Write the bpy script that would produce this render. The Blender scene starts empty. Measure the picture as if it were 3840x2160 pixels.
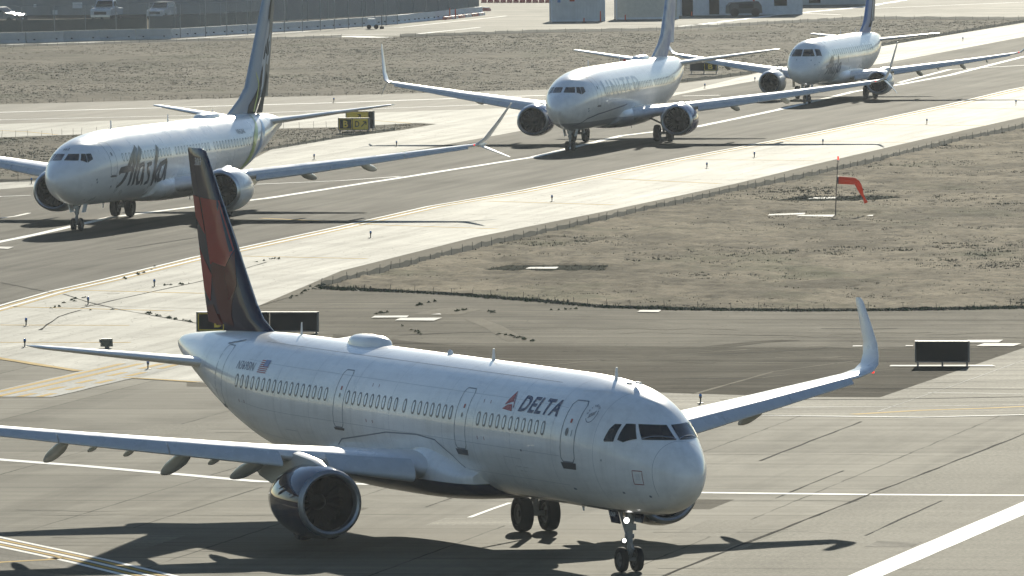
import bpy, bmesh, math, random
import numpy as np
from mathutils import Vector, Matrix
from mathutils.geometry import tessellate_polygon
random.seed(7); rng = np.random.default_rng(11)
R = math.radians
HAZE = 0.000054
sc = bpy.context.scene
DIR = R(78.4)                                     # the taxiways and the runway all run this way
# ---------------------------------------------------------------- camera, sky, sun, exposure
CAM_H, FPX, PITCH, ROLL = 24.493, 38020.0, 0.05066, -0.01012     # height above the field, focal length in photo pixels, downward tilt, roll
SUN_EL, SUN_AZ = 19.6, 5.2                        # degrees; azimuth from +Y towards +X
cd = bpy.data.cameras.new('camera'); cam = bpy.data.objects.new('camera', cd); sc.collection.objects.link(cam)
cam.matrix_world = Matrix.Translation((0, 0, CAM_H)) @ Matrix.Rotation(math.pi/2-PITCH, 4, 'X') @ Matrix.Rotation(ROLL, 4, 'Z')
cd.sensor_width = 36; cd.lens = FPX/3840*36; cd.clip_start = 1; cd.clip_end = 30000
sc.camera = cam
w = bpy.data.worlds.new('World'); sc.world = w; w.use_nodes = True
sky = w.node_tree.nodes.new('ShaderNodeTexSky'); sky.sky_type = 'NISHITA'; sky.sun_disc = False
sky.sun_elevation = R(SUN_EL); sky.sun_rotation = R(SUN_AZ); sky.dust_density = 0.08; sky.air_density = 1.0; sky.ozone_density = 2.0
bg = w.node_tree.nodes['Background']; bg.inputs[1].default_value = 0.084
w.node_tree.links.new(sky.outputs[0], bg.inputs[0])
sl = bpy.data.lights.new('sun', 'SUN'); sl.energy = 5.0; sl.angle = R(0.5); sl.color = (1, .935, .775)
so = bpy.data.objects.new('sun', sl); sc.collection.objects.link(so)
so.rotation_euler = Vector((-math.sin(R(SUN_AZ))*math.cos(R(SUN_EL)), -math.cos(R(SUN_AZ))*math.cos(R(SUN_EL)), -math.sin(R(SUN_EL)))).to_track_quat('-Z', 'Y').to_euler()
so.location = (0, 400, 200)
sc.view_settings.view_transform = 'Standard'; sc.view_settings.look = 'None'; sc.view_settings.exposure = 0.40; sc.view_settings.gamma = 1
sc.render.resolution_x = 1024; sc.render.resolution_y = 576
sc.cycles.max_bounces = 6; sc.cycles.volume_bounces = 1; sc.cycles.sample_clamp_indirect = 6

# ---------------------------------------------------------------- helpers
def g(px, py, z=0.0):                    # where the photo's line of sight meets the field (photo pixels, 3840 x 2160)
    X, Y, c, s = px-1920, py-1080, math.cos(ROLL), math.sin(ROLL); x = (c*X+s*Y)/FPX; u = (s*X-c*Y)/FPX
    d = (x, math.cos(PITCH)+u*math.sin(PITCH), -math.sin(PITCH)+u*math.cos(PITCH))
    t = (z-CAM_H)/d[2]
    return Vector((d[0]*t, d[1]*t, z))
def G(pts, z=0.0): return [g(a, b, z) for a, b in pts]
def link(o, parent=None):
    sc.collection.objects.link(o)
    if parent is not None: o.parent = parent
    return o
def tag(o, label=None, cat=None, group=None, kind=None):
    for k, v in (('label', label), ('category', cat), ('group', group), ('kind', kind)):
        if v: o[k] = v
    return o
def thing(name, label, cat, loc=(0, 0, 0), rz=0, group=None):
    o = bpy.data.objects.new(name, None); o.empty_display_size = .3; link(o)
    o.location = loc; o.rotation_euler = (0, 0, rz)
    return tag(o, label, cat, group)
def dup(root, loc, rz=None, label=None):
    r = root.copy(); sc.collection.objects.link(r); r.location = loc
    if rz is not None: r.rotation_euler = (0, 0, rz)
    if label: r['label'] = label
    for ch in list(root.children):
        c = ch.copy(); sc.collection.objects.link(c); c.parent = r
        for gc in list(ch.children):
            d = gc.copy(); sc.collection.objects.link(d); d.parent = c
    return r
class MB:
    def __init__(s): s.v = []; s.f = []; s.m = []
    def add(s, v, f, m=0):
        n = len(s.v); s.v += [tuple(map(float, p)) for p in v]; s.f += [tuple(n+i for i in q) for q in f]; s.m += [m]*len(f); return s
    def box(s, c, d, m=0, rz=0, taper=1.0):
        x, y, z = d[0]/2, d[1]/2, d[2]/2; ca, sa = math.cos(rz), math.sin(rz); P = []
        for k in (-1, 1):
            t = taper if k > 0 else 1
            for a, b in ((-1, -1), (1, -1), (1, 1), (-1, 1)):
                X, Y = a*x*t, b*y*t; P.append((c[0]+X*ca-Y*sa, c[1]+X*sa+Y*ca, c[2]+k*z))
        return s.add(P, [(3, 2, 1, 0), (4, 5, 6, 7), (0, 1, 5, 4), (1, 2, 6, 5), (2, 3, 7, 6), (3, 0, 4, 7)], m)
    def loft(s, rings, m=0, close=True, cap=True):
        n = len(rings[0]); P = [p for r in rings for p in r]; F = []
        for i in range(len(rings)-1):
            for j in range(n if close else n-1):
                a, b = i*n+j, i*n+(j+1) % n; F.append((a, b, b+n, a+n))
        if cap and close: F.append(tuple(range(n-1, -1, -1))); F.append(tuple((len(rings)-1)*n+j for j in range(n)))
        return s.add(P, F, m)
    def tube(s, pts, rad, n=10, m=0, cap=True):
        pts = [Vector(p) for p in pts]; rad = rad if hasattr(rad, '__len__') else [rad]*len(pts); rings = []
        for i, p in enumerate(pts):
            t = (pts[min(i+1, len(pts)-1)]-pts[max(i-1, 0)]).normalized()
            a = t.cross(Vector((0, 0, 1)) if abs(t.z) < .9 else Vector((0, 1, 0))).normalized(); b = t.cross(a)
            rings.append([p+rad[i]*(math.cos(k*2*math.pi/n)*a+math.sin(k*2*math.pi/n)*b) for k in range(n)])
        return s.loft(rings, m, True, cap)
    def lathe(s, prof, o, ax, n=32, m=0, cap=False, sq=None):   # prof: (along, radius)
        o = Vector(o); t = Vector(ax).normalized()
        a = t.cross(Vector((0, 0, 1)) if abs(t.z) < .9 else Vector((0, 1, 0))).normalized(); b = a.cross(t)
        if b.z < 0: b = -b
        rings = []
        for d, r in prof:
            ring = []
            for k in range(n):
                q = k*2*math.pi/n; cb = math.sin(q); ring.append(o+t*d+a*(math.cos(q)*r)+b*(cb*r*(sq if (sq and cb < 0) else 1)))
            rings.append(ring)
        return s.loft(rings, m, True, cap)
    def build(s, name, mats, parent=None, smooth=True, ang=35, fixn=True):
        me = bpy.data.meshes.new(name); me.from_pydata(s.v, [], s.f)
        for m in (mats if isinstance(mats, (list, tuple)) else [mats]): me.materials.append(m)
        if any(s.m): me.polygons.foreach_set('material_index', s.m)
        if fixn:
            b = bmesh.new(); b.from_mesh(me); bmesh.ops.recalc_face_normals(b, faces=b.faces); b.to_mesh(me); b.free()
        if smooth:
            me.polygons.foreach_set('use_smooth', [True]*len(me.polygons)); me.set_sharp_from_angle(angle=R(ang))
        me.update()
        return link(bpy.data.objects.new(name, me), parent)

# ---------------------------------------------------------------- materials
class NT:
    def __init__(s, name):
        s.mat = bpy.data.materials.new(name); s.mat.use_nodes = True; s.t = s.mat.node_tree; s.b = s.t.nodes['Principled BSDF']
        s.co = None
    def n(s, ty, **kw):
        x = s.t.nodes.new('ShaderNode'+ty)
        for k, v in kw.items(): setattr(x, k, v)
        return x
    def L(s, a, b): s.t.links.new(a, b)
    def coord(s):
        if not s.co: s.co = s.n('TexCoord').outputs['Object']
        return s.co
    def map(s, scale=(1, 1, 1), rz=0, loc=(0, 0, 0)):
        m = s.n('Mapping'); s.L(s.coord(), m.inputs[0]); m.inputs['Rotation'].default_value = (0, 0, rz)
        m2 = s.n('Mapping'); s.L(m.outputs[0], m2.inputs[0]); m2.inputs['Scale'].default_value = scale; m2.inputs['Location'].default_value = loc
        return m2.outputs[0]
    def noise(s, vec, scale=1.0, det=4, rough=.55):
        x = s.n('TexNoise'); s.L(vec, x.inputs['Vector']); x.inputs['Scale'].default_value = scale; x.inputs['Detail'].default_value = det; x.inputs['Roughness'].default_value = rough
        return x.outputs['Fac']
    def ramp(s, fac, stops):
        r = s.n('ValToRGB'); s.L(fac, r.inputs[0]); e = r.color_ramp.elements
        while len(e) < len(stops): e.new(.5)
        for q, (p, c) in zip(e, stops):
            q.position = p; q.color = (c, c, c, 1) if not hasattr(c, '__len__') else (*c, 1)
        return r.outputs[0]
    def math(s, op, a, b=None, c=None):
        x = s.n('Math', operation=op)
        for i, q in enumerate((a, b, c)):
            if q is None: continue
            if isinstance(q, (int, float)): x.inputs[i].default_value = q
            else: s.L(q, x.inputs[i])
        return x.outputs[0]
    def mix(s, fac, a, b, mode='MIX'):
        x = s.n('Mix', data_type='RGBA', blend_type=mode); i = x.inputs
        for sock, q in ((i[0], fac), (i[6], a), (i[7], b)):
            if isinstance(q, (int, float)): sock.default_value = q
            elif hasattr(q, 'is_output'): s.L(q, sock)
            else: sock.default_value = (*q, 1) if len(q) == 3 else q
        return x.outputs[2]
    def set(s, **kw):
        nm = {'col': 'Base Color', 'rough': 'Roughness', 'metal': 'Metallic', 'spec': 'Specular IOR Level', 'coat': 'Coat Weight', 'crough': 'Coat Roughness', 'nor': 'Normal', 'ec': 'Emission Color', 'es': 'Emission Strength', 'tr': 'Transmission Weight', 'alpha': 'Alpha', 'sss': 'Subsurface Weight'}
        for k, v in kw.items():
            i = s.b.inputs[nm[k]]
            if hasattr(v, 'is_output'): s.L(v, i)
            elif hasattr(v, '__len__'): i.default_value = (*v, 1) if len(v) == 3 else v
            else: i.default_value = v
        return s
    def bump(s, h, strength=.3, dist=.02):
        b = s.n('Bump'); b.inputs['Strength'].default_value = strength; b.inputs['Distance'].default_value = dist; s.L(h, b.inputs['Height']); s.set(nor=b.outputs[0]); return s
def M(name, col, rough=.5, var=.12, scale=3.0, **kw):      # plain surface with a little mottling
    t = NT(name)
    f = t.noise(t.map(), scale, 5, .6)
    k = t.ramp(f, [(.3, 1-var), (.7, 1+var)])
    c = t.mix(1.0, col, k, 'MULTIPLY'); t.set(col=c, rough=rough, **kw); return t.mat
def paint(name, col, rough=.3, coat=.35, dirt=.06, spec=.35):       # aircraft paint: faint grime and panel waviness
    t = NT(name); v = t.map()
    k = t.ramp(t.noise(t.map((.6, 3, 3)), 1.2, 6, .6), [(.25, 1-2*dirt), (.65, 1.0)])
    rr = t.ramp(t.noise(v, .9, 4), [(.3, rough*.8), (.7, rough*1.25)])
    t.set(col=t.mix(1.0, col, k, 'MULTIPLY'), rough=rr, coat=coat, crough=.05, spec=spec)
    t.bump(t.noise(v, 1.1, 2), .05, .02); return t.mat
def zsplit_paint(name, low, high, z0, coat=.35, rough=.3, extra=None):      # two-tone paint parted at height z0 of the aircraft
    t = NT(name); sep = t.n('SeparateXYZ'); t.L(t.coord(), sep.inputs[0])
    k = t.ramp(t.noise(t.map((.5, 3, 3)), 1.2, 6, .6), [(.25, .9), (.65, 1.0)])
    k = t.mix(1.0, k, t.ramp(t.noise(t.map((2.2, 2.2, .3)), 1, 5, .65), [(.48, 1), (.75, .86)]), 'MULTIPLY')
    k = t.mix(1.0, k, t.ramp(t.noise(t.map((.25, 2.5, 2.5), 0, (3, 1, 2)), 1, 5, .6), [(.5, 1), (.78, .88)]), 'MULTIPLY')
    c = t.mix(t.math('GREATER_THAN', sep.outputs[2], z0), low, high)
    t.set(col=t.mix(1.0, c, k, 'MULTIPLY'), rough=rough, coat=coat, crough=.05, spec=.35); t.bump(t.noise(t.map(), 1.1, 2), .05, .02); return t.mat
def pave(name, col, rough=.6, rz=0, spec=.5, big=.18, streak=.2, fine=.15, joints=None, rvar=.12, tint=(1, 1, 1), cracks=0, sealed=.5, swirl=0, stain=0):
    t = NT(name); v0 = t.map(rz=rz)
    b = t.ramp(t.noise(t.map((.05, .02, 1), rz), 1, 5, .6), [(.3, 1-big), (.7, 1+big)])
    s = t.ramp(t.noise(t.map((.035, .9, 1), rz), 1, 6, .65), [(.3, 1-streak), (.7, 1+streak)])
    f = t.ramp(t.noise(v0, 7, 4, .75), [(.3, 1-fine), (.7, 1+fine)])
    kk = t.mix(1.0, t.mix(1.0, b, s, 'MULTIPLY'), f, 'MULTIPLY')        # one wear pattern drives both colour and sheen
    rn = t.math('ADD', t.math('MULTIPLY_ADD', t.noise(t.map((.06, .35, 1), rz), 1, 6, .65), -rvar, rough+rvar/2), t.math('MULTIPLY_ADD', t.noise(v0, 5, 3, .7), .1, -.05))
    if swirl:
        q = t.n('TexNoise'); t.L(t.map((.06, .05, 1), rz), q.inputs['Vector']); q.inputs['Scale'].default_value = 1; q.inputs['Detail'].default_value = 7; q.inputs['Distortion'].default_value = 2.2; q.inputs['Roughness'].default_value = .62
        kk = t.mix(1.0, kk, t.ramp(q.outputs['Fac'], [(.3, 1-swirl), (.5, 1.0), (.56, 1+swirl*.9), (.62, 1-.3*swirl), (.75, 1+swirl)]), 'MULTIPLY')
    if stain:
        kk = t.mix(1.0, kk, t.ramp(t.noise(t.map((.16, .07, 1), rz, (5, 9, 0)), 1, 5, .6), [(.5, 1.0), (.72, 1-stain)]), 'MULTIPLY')
        kk = t.mix(1.0, kk, t.ramp(t.noise(t.map((.02, .5, 1), -DIR, (3, 1, 0)), 1, 4, .6), [(.5, 1.0), (.7, 1-stain*.7)]), 'MULTIPLY')
    if joints:
        for dx, dy, ang, wd in joints:          # a family of parallel joints: spacing, offset, direction, width
            q = t.n('SeparateXYZ'); wob = t.noise(v0, .6, 2)
            t.L(t.map(rz=-ang), q.inputs[0])
            y = t.math('ADD', q.outputs[1], t.math('MULTIPLY_ADD', wob, .16, -.08))
            m = t.math('PINGPONG', t.math('ADD', y, dy), dx/2)
            slab = t.n('TexWhiteNoise', noise_dimensions='1D'); t.L(t.math('FLOOR', t.math('DIVIDE', t.math('ADD', y, dy), dx)), slab.inputs['W'])
            kk = t.mix(1.0, kk, t.ramp(slab.outputs[0], [(0, .90), (1, 1.08)]), 'MULTIPLY')
            brk = t.math('MULTIPLY', t.math('LESS_THAN', m, wd), t.ramp(t.noise(v0, .25, 3), [(.35, .25), (.6, .85)]))
            kk = t.mix(brk, kk, (.22, .22, .21))
    if cracks:
        vo = t.n('TexVoronoi', feature='DISTANCE_TO_EDGE')
        nz = t.n('TexNoise'); t.L(t.map((.3, .3, 1), rz), nz.inputs['Vector']); nz.inputs['Scale'].default_value = .6
        va = t.n('VectorMath', operation='ADD'); t.L(t.map((.045, .09, 1), rz), va.inputs[0])
        vm = t.n('VectorMath', operation='SCALE'); t.L(nz.outputs['Color'], vm.inputs[0]); vm.inputs['Scale'].default_value = .35; t.L(vm.outputs[0], va.inputs[1])
        t.L(va.outputs[0], vo.inputs['Vector'])
        kk = t.mix(t.math('MULTIPLY', t.math('LESS_THAN', vo.outputs['Distance'], .005), cracks), kk, (.25, .25, .24))
    c = t.mix(1.0, col, kk, 'MULTIPLY'); spec = t.math('MULTIPLY', kk, spec)
    t.set(col=c, rough=rn, spec=spec)
    t.bump(t.noise(v0, 9, 4, .7), .35, .01); return t.mat
def pchip(xs, ys, x):
    xs = np.asarray(xs, float); ys = np.asarray(ys, float); x = np.asarray(x, float)
    h = np.diff(xs); d = np.diff(ys)/h
    m = np.zeros_like(ys); m[0] = d[0]; m[-1] = d[-1]
    for i in range(1, len(xs)-1):
        if d[i-1]*d[i] > 0:
            w1 = 2*h[i]+h[i-1]; w2 = h[i]+2*h[i-1]
            m[i] = (w1+w2)/(w1/d[i-1]+w2/d[i])
    k = np.clip(np.searchsorted(xs, x)-1, 0, len(xs)-2)
    t = np.clip((x-xs[k])/h[k], 0, 1)
    return ((2*t**3-3*t**2+1)*ys[k]+(t**3-2*t**2+t)*h[k]*m[k]+(-2*t**3+3*t**2)*ys[k+1]+(t**3-t**2)*h[k]*m[k+1])
class Fus:
    # stations: s aft of the nose, top z, bottom z, half width, z of the widest line
    def __init__(self, st):
        a = np.array(st, float); self.a = a; self.L = a[-1, 0]
        self.u = np.sqrt(a[:, 0])          # blunt nose: interpolate over sqrt(s)
    def at(self, s):
        u = np.sqrt(np.clip(s, 0, self.L))
        return [pchip(self.u, self.a[:, i], u) for i in (1, 2, 3, 4)]
    def P(self, s, th):                     # th from the crown, + to the left
        t, b, w, zm = self.at(s)
        c = np.cos(th)
        z = zm+np.where(c > 0, t-zm, zm-b)*c
        return np.stack([-np.asarray(s)+0*z, w*np.sin(th), z], -1)
    def N(self, s, th, e=0.02):
        s = np.asarray(s, float)
        a = self.P(s+e, th)-self.P(np.maximum(s-e, 1e-4), th); b = self.P(s, th+e)-self.P(s, th-e)
        n = np.cross(a, b); n /= np.linalg.norm(n, axis=-1, keepdims=True)+1e-12
        out = self.P(s, th).copy(); out[..., 0] = 0; t, bo, w, zm = self.at(s); out[..., 2] -= zm
        sg = np.sign((n*out).sum(-1)); sg = np.where(sg == 0, 1, sg)
        return n*sg[..., None]
    def th_z(self, s, z, side):             # girth angle of height z on one side (+1 left, -1 right)
        t, b, w, zm = self.at(s)
        c = np.where(z > zm, (z-zm)/np.maximum(t-zm, 1e-4), (z-zm)/np.maximum(zm-b, 1e-4))
        return side*np.arccos(np.clip(c, -1, 1))
A321 = Fus([(0,3.20,3.16,.0,3.18),(.05,3.41,2.94,.22,3.18),(.2,3.63,2.70,.43,3.2),(.5,3.91,2.44,.62,3.27),(1,4.21,2.20,.87,3.36),(1.5,4.48,2.06,1.06,3.44),
 (2,4.78,1.97,1.22,3.52),(2.5,5.08,1.92,1.36,3.6),(3,5.33,1.88,1.48,3.66),(3.5,5.50,1.86,1.59,3.72),(4,5.63,1.85,1.69,3.77),(5,5.80,1.83,1.85,3.84),(6,5.88,1.82,1.93,3.88),(7,5.93,1.82,1.965,3.89),(8.5,5.96,1.82,1.975,3.89),
 (28.5,5.96,1.82,1.975,3.89),(30,5.96,1.83,1.97,3.9),(32,5.96,1.92,1.94,3.93),(34,5.95,2.17,1.87,4.03),(36,5.92,2.6,1.74,4.2),(38,5.86,3.13,1.52,4.42),(40,5.77,3.70,1.22,4.7),(42,5.65,4.27,.86,4.95),(43.5,5.53,4.68,.52,5.10),(44.3,5.42,4.92,.28,5.17),(44.5,5.34,5.04,.2,5.19)])
B737 = Fus([(0,2.86,2.80,.0,2.83),(.05,3.01,2.66,.17,2.83),(.2,3.2,2.46,.34,2.84),(.5,3.43,2.22,.56,2.87),(1,3.7,1.97,.8,2.94),(1.5,3.9,1.78,1.0,3.02),
 (2,4.1,1.64,1.16,3.1),(2.4,4.29,1.56,1.27,3.15),(2.9,4.53,1.48,1.38,3.2),(3.4,4.71,1.43,1.48,3.25),(4,4.86,1.39,1.58,3.3),(5,5.01,1.35,1.71,3.36),(6,5.12,1.32,1.79,3.4),(7.5,5.23,1.3,1.86,3.42),(9.5,5.3,1.3,1.88,3.42),
 (26,5.3,1.3,1.88,3.42),(28,5.3,1.36,1.87,3.44),(30,5.3,1.62,1.83,3.52),(32,5.29,2.02,1.74,3.68),(34,5.27,2.48,1.59,3.9),(36,5.23,2.95,1.36,4.13),(38,5.17,3.42,1.05,4.35),(39.5,5.08,3.78,.78,4.48),(41,4.92,4.1,.5,4.54),(42,4.72,4.3,.25,4.52),(42.1,4.64,4.38,.18,4.51)])
E175 = Fus([(0,2.42,2.38,.0,2.4),(.05,2.62,2.2,.22,2.4),(.2,2.86,2.0,.45,2.42),(.5,3.14,1.8,.72,2.48),(1,3.5,1.6,1.0,2.58),(1.5,3.86,1.48,1.18,2.68),(2,4.18,1.41,1.29,2.76),(2.5,4.42,1.37,1.37,2.84),(3,4.57,1.35,1.42,2.9),(4,4.68,1.34,1.48,2.97),(5,4.7,1.34,1.505,3.0),
 (20,4.7,1.34,1.505,3.0),(22,4.7,1.5,1.48,3.08),(24,4.69,1.95,1.38,3.25),(26,4.65,2.5,1.18,3.5),(28,4.58,3.05,.86,3.75),(30,4.45,3.55,.48,3.98),(31,4.33,3.8,.26,4.05),(31.3,4.2,3.95,.14,4.07)])
# ---------------------------------------------------------------- the field: ground, pavements, markings
def flat(name, pts, z, mat, kind='structure', ext=0):
    b = MB(); P = [Vector((p.x, p.y, z)) for p in pts]
    tris = tessellate_polygon([P])
    b.v = [tuple(p) for p in P]; b.f = [tuple(t) for t in tris]; b.m = [0]*len(tris)
    o = b.build(name, mat, smooth=False)
    if o.data.polygons[0].normal.z < 0: o.data.flip_normals()
    return tag(o, kind=kind)
def ribbon(name, pts, wd, z, mat, wob=0.0, dash=None):
    P = [Vector((p.x, p.y, 0)) for p in pts]; Q = []
    for i in range(len(P)-1):                      # resample so the edges can be a little uneven
        n = max(1, int((P[i+1]-P[i]).length/2.0)); Q += [P[i].lerp(P[i+1], k/n) for k in range(n)]
    Q.append(P[-1]); b = MB(); rows = []
    for i, p in enumerate(Q):
        t = (Q[min(i+1, len(Q)-1)]-Q[max(i-1, 0)]).normalized(); nrm = Vector((-t.y, t.x, 0))
        a = wd/2*(1+wob*random.uniform(-1, 1)); c = wd/2*(1+wob*random.uniform(-1, 1))
        rows.append([p+nrm*a+Vector((0, 0, z)), p-nrm*c+Vector((0, 0, z))])
    if dash:
        d = 0; acc = 0
        for i in range(len(rows)-1):
            if (i % dash[1]) < dash[0]: b.add(rows[i]+rows[i+1], [(0, 2, 3, 1)])
    else: b.loft(rows, 0, False, False)
    o = b.build(name, mat, smooth=False)
    if o.data.polygons[0].normal.z < 0: o.data.flip_normals()
    return tag(o, kind='structure')

m_fg = pave('concrete apron', (.115, .104, .074), .78, rz=R(10), spec=.019, big=.07, streak=.16, fine=.10,
            joints=[(7.6, 1.75, DIR, .045), (6.15, 2.1, DIR-math.pi/2+R(2), .075)], rvar=.05, stain=.32, swirl=.10)
m_rwy = pave('runway asphalt', (.10, .091, .064), .78, rz=-DIR+R(90), spec=.018, big=.12, streak=.12, fine=.4, rvar=.05, stain=.15)
m_asph = pave('taxiway asphalt', (.05, .044, .031), .78, rz=-DIR, spec=.0115, big=.12, streak=.34, fine=.12, rvar=.06, stain=.2)
m_far = pave('far taxiway asphalt', (.08, .072, .054), .76, rz=-DIR, spec=.024, big=.12, streak=.22, fine=.1, rvar=.06)
m_brt = pave('bleached concrete', (.25, .243, .205), .74, rz=-DIR, spec=.043, big=.1, streak=.3, fine=.2, rvar=.08, stain=.22, swirl=.09, cracks=.6)
m_strip = pave('crossing taxiway concrete', (.15, .138, .102), .76, rz=R(4), spec=.0165, big=.12, streak=.32, fine=.34, rvar=.07, stain=.15, swirl=.06)
m_shd = pave('weathered shoulder asphalt', (.08, .068, .045), .80, rz=R(12), spec=.0066, big=.16, streak=.34, fine=.2, rvar=.07, cracks=.45, swirl=.16, stain=.15)
m_shd2 = pave('dark shoulder asphalt', (.05, .042, .027), .82, rz=R(12), spec=.0034, big=.18, streak=.36, fine=.2, rvar=.07, cracks=.45, swirl=.2)
m_band = pave('earth shoulder', (.125, .107, .073), .8, rz=-DIR, spec=.006, big=.1, streak=.15, fine=.25, rvar=.06)
m_apron = pave('far apron', (.16, .148, .115), .76, rz=R(15), spec=.018, big=.2, streak=.4, fine=.1, rvar=.07, swirl=.15)
m_dark = pave('left corner asphalt', (.06, .054, .039), .76, rz=R(60), spec=.014, big=.15, streak=.4, fine=.45, rvar=.1)
m_white = pave('white marking paint', (.72, .71, .66), .7, rz=-DIR, spec=.04, big=.04, streak=.1, fine=.1, rvar=.05)
m_yel = pave('yellow marking paint', (.48, .30, .06), .75, rz=-DIR, spec=.015, big=.06, streak=.12, fine=.12, rvar=.05)
m_worn = pave('worn white marking', (.36, .35, .31), .76, rz=-DIR, spec=.02, big=.1, streak=.3, fine=.3, rvar=.05)
m_pad = pave('white painted pad', (.5, .48, .43), .72, spec=.03, big=.05, streak=.15, fine=.2, rvar=.06)
m_seal = pave('dark sealant', (.05, .047, .042), .85, spec=.003)

def dirt(name, base, dark, green, k3=.4, bmp=.8, k2=.7):
    t = NT(name); v = t.map()
    n1 = t.noise(t.map((.30, .16, 1), R(8)), 1, 7, .68); n2 = t.noise(t.map((.9, .55, 1)), 1, 6, .7); n3 = t.noise(v, 6, 5, .75); n0 = t.noise(t.map((.07, .035, 1)), 1, 4, .6)
    c = t.mix(t.ramp(t.math('MULTIPLY_ADD', n0, .5, t.math('MULTIPLY', n1, .5)), [(.42, 0), (.58, .95)]), base, dark)  # dark patches: dark vegetation plus clump shadows painted into the colour
    c = t.mix(t.ramp(n2, [(.50, 0), (.68, k2)]), c, tuple(q*.55 for q in dark))
    c = t.mix(t.ramp(t.noise(t.map((.12, .06, 1), 0, (7, 3, 0)), 1, 5, .6), [(.54, 0), (.68, .55)]), c, green)
    c = t.mix(1.0, c, t.ramp(n3, [(.25, 1-k3), (.75, 1+k3)]), 'MULTIPLY')
    t.set(col=c, rough=.8, spec=.004); t.bump(n3, bmp, .05); return t.mat
m_dirt = dirt('dry infield soil', (.31, .255, .17), (.10, .083, .052), (.075, .088, .036))
m_dirtf = dirt('far dry grass', (.20, .172, .126), (.105, .092, .064), (.08, .09, .046), .16, .15, .3)

# base sheet to the horizon, then the pavements as sheets a few millimetres apart
flat('ground', [Vector((-9000, -300, 0)), Vector((9000, -300, 0)), Vector((9000, 24000, 0)), Vector((-9000, 24000, 0))], 0.0, m_dirtf)
def along(p, d): return p+Vector((math.cos(DIR), math.sin(DIR), 0))*d
flat('apron_pavement', [Vector((-160, 150, 0)), Vector((160, 150, 0)), Vector((160, 430, 0)), Vector((-160, 470, 0))], .008, m_fg)
e0 = g(2560, 2131); e1 = g(3840, 1629)
flat('runway_pavement', [along(e0, -140), along(e1, 120), along(e1, 120)+Vector((120, -10, 0)), along(e0, -140)+Vector((120, -10, 0))], .012, m_rwy)
flat('corner_pavement', G([(-900, 1830), (0, 2050), (224, 2096), (358, 2126), (540, 2172), (900, 2240), (-900, 2400)]), .012, m_dark)
# shoulder between the infield and the crossing taxiway
flat('shoulder_pavement', G([(700, 1250), (974, 1152), (1205, 1078), (1578, 1102), (2026, 1133), (2274, 1156), (2560, 1165), (3000, 1170), (3400, 1168), (3900, 1157), (4700, 1130), (5000, 1300), (3840, 1330), (3400, 1520), (2560, 1500), (700, 1450)]), .012, m_shd)
flat('shoulder_patch', G([(1250, 1255), (1700, 1296), (2150, 1298), (2560, 1304), (3200, 1307), (3880, 1300), (3840, 1330), (3400, 1520), (2560, 1500), (1200, 1450)]), .016, m_shd2)
flat('cross_taxiway', G([(-900, 1180), (300, 1200), (760, 1240), (1000, 1300), (1400, 1395), (2000, 1458), (2560, 1477), (3047, 1491), (3300, 1492), (3840, 1306), (4700, 1010), (5200, 1300), (4700, 1545), (3840, 1558), (3450, 1567), (2858, 1557), (2000, 1530), (1400, 1480), (745, 1437), (457, 1418), (298, 1395), (0, 1347), (-900, 1200)]), .020, m_strip)
# bright concrete beside the near edge of the main taxiway, widening into the junction on the left
flat('bright_taxiway', [along(g(0, 1157), -130)]+G([(0, 1157), (209, 1097), (417, 1050), (750, 968), (900, 938), (1280, 856), (1628, 777), (1951, 722), (2560, 598), (3057, 504), (3554, 399), (3840, 336), (4700, 170), (4700, 290), (3840, 440), (3454, 525), (3057, 617), (2759, 690), (2274, 793), (1777, 892), (1280, 1017), (974, 1147), (860, 1200), (750, 1243), (900, 1330), (1000, 1400), (745, 1436), (457, 1417), (298, 1394), (0, 1346), (-900, 1240)])+[along(g(-900, 1240), -60)], .024, m_brt)
flat('earth_shoulder', G([(974, 1147), (1280, 1017), (1777, 892), (2274, 793), (2759, 690), (3057, 617), (3454, 525), (3840, 440), (4700, 290), (4700, 330), (3840, 483), (3554, 543), (3305, 605), (3057, 662), (2560, 768), (2373, 805), (2125, 863), (1827, 927), (1578, 989), (1205, 1082)]), .018, m_band)
# main taxiway with the queue of airliners
flat('main_taxiway', [along(g(0, 1157), -130)]+G([(0, 1157), (209, 1097), (417, 1050), (750, 968), (900, 938), (1280, 856), (1628, 777), (1951, 722), (2560, 598), (3057, 504), (3554, 399), (3840, 336), (4700, 170), (4700, 20), (3840, 139), (3305, 240), (2900, 292), (2560, 352), (1951, 492), (1578, 560), (1280, 600), (900, 640), (0, 711)])+[along(g(0, 711), -130)], .020, m_asph)
flat('link_taxiway', G([(-2600, 880), (0, 685), (900, 622), (1018, 561), (1280, 517), (1500, 490), (1638, 466), (1560, 462), (1280, 478), (900, 486), (300, 505), (0, 516), (-2600, 625), (-2600, 546), (0, 466), (1280, 428), (1930, 405), (2560, 345), (2808, 282), (3000, 236), (3305, 174), (3840, 86), (4700, -40), (4700, 30), (3840, 139), (3305, 240), (2900, 292), (2560, 352), (1951, 492), (1578, 560), (1280, 600), (900, 640), (0, 711), (-2600, 907)]), .016, m_brt)
flat('far_taxiway', G([(-2600, 470), (0, 392), (1280, 358), (2050, 336), (2560, 312), (2808, 282), (2560, 345), (1930, 405), (1280, 428), (0, 466), (-2600, 546)]), .012, m_far)
flat('far_apron', G([(-4500, 270), (0, 176), (500, 162), (1280, 141), (2025, 122), (2472, 116), (2908, 89), (3255, 71), (3840, 74), (4700, 60), (7500, 20), (8000, -330), (-6000, -330)]), .008, m_apron)

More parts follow.
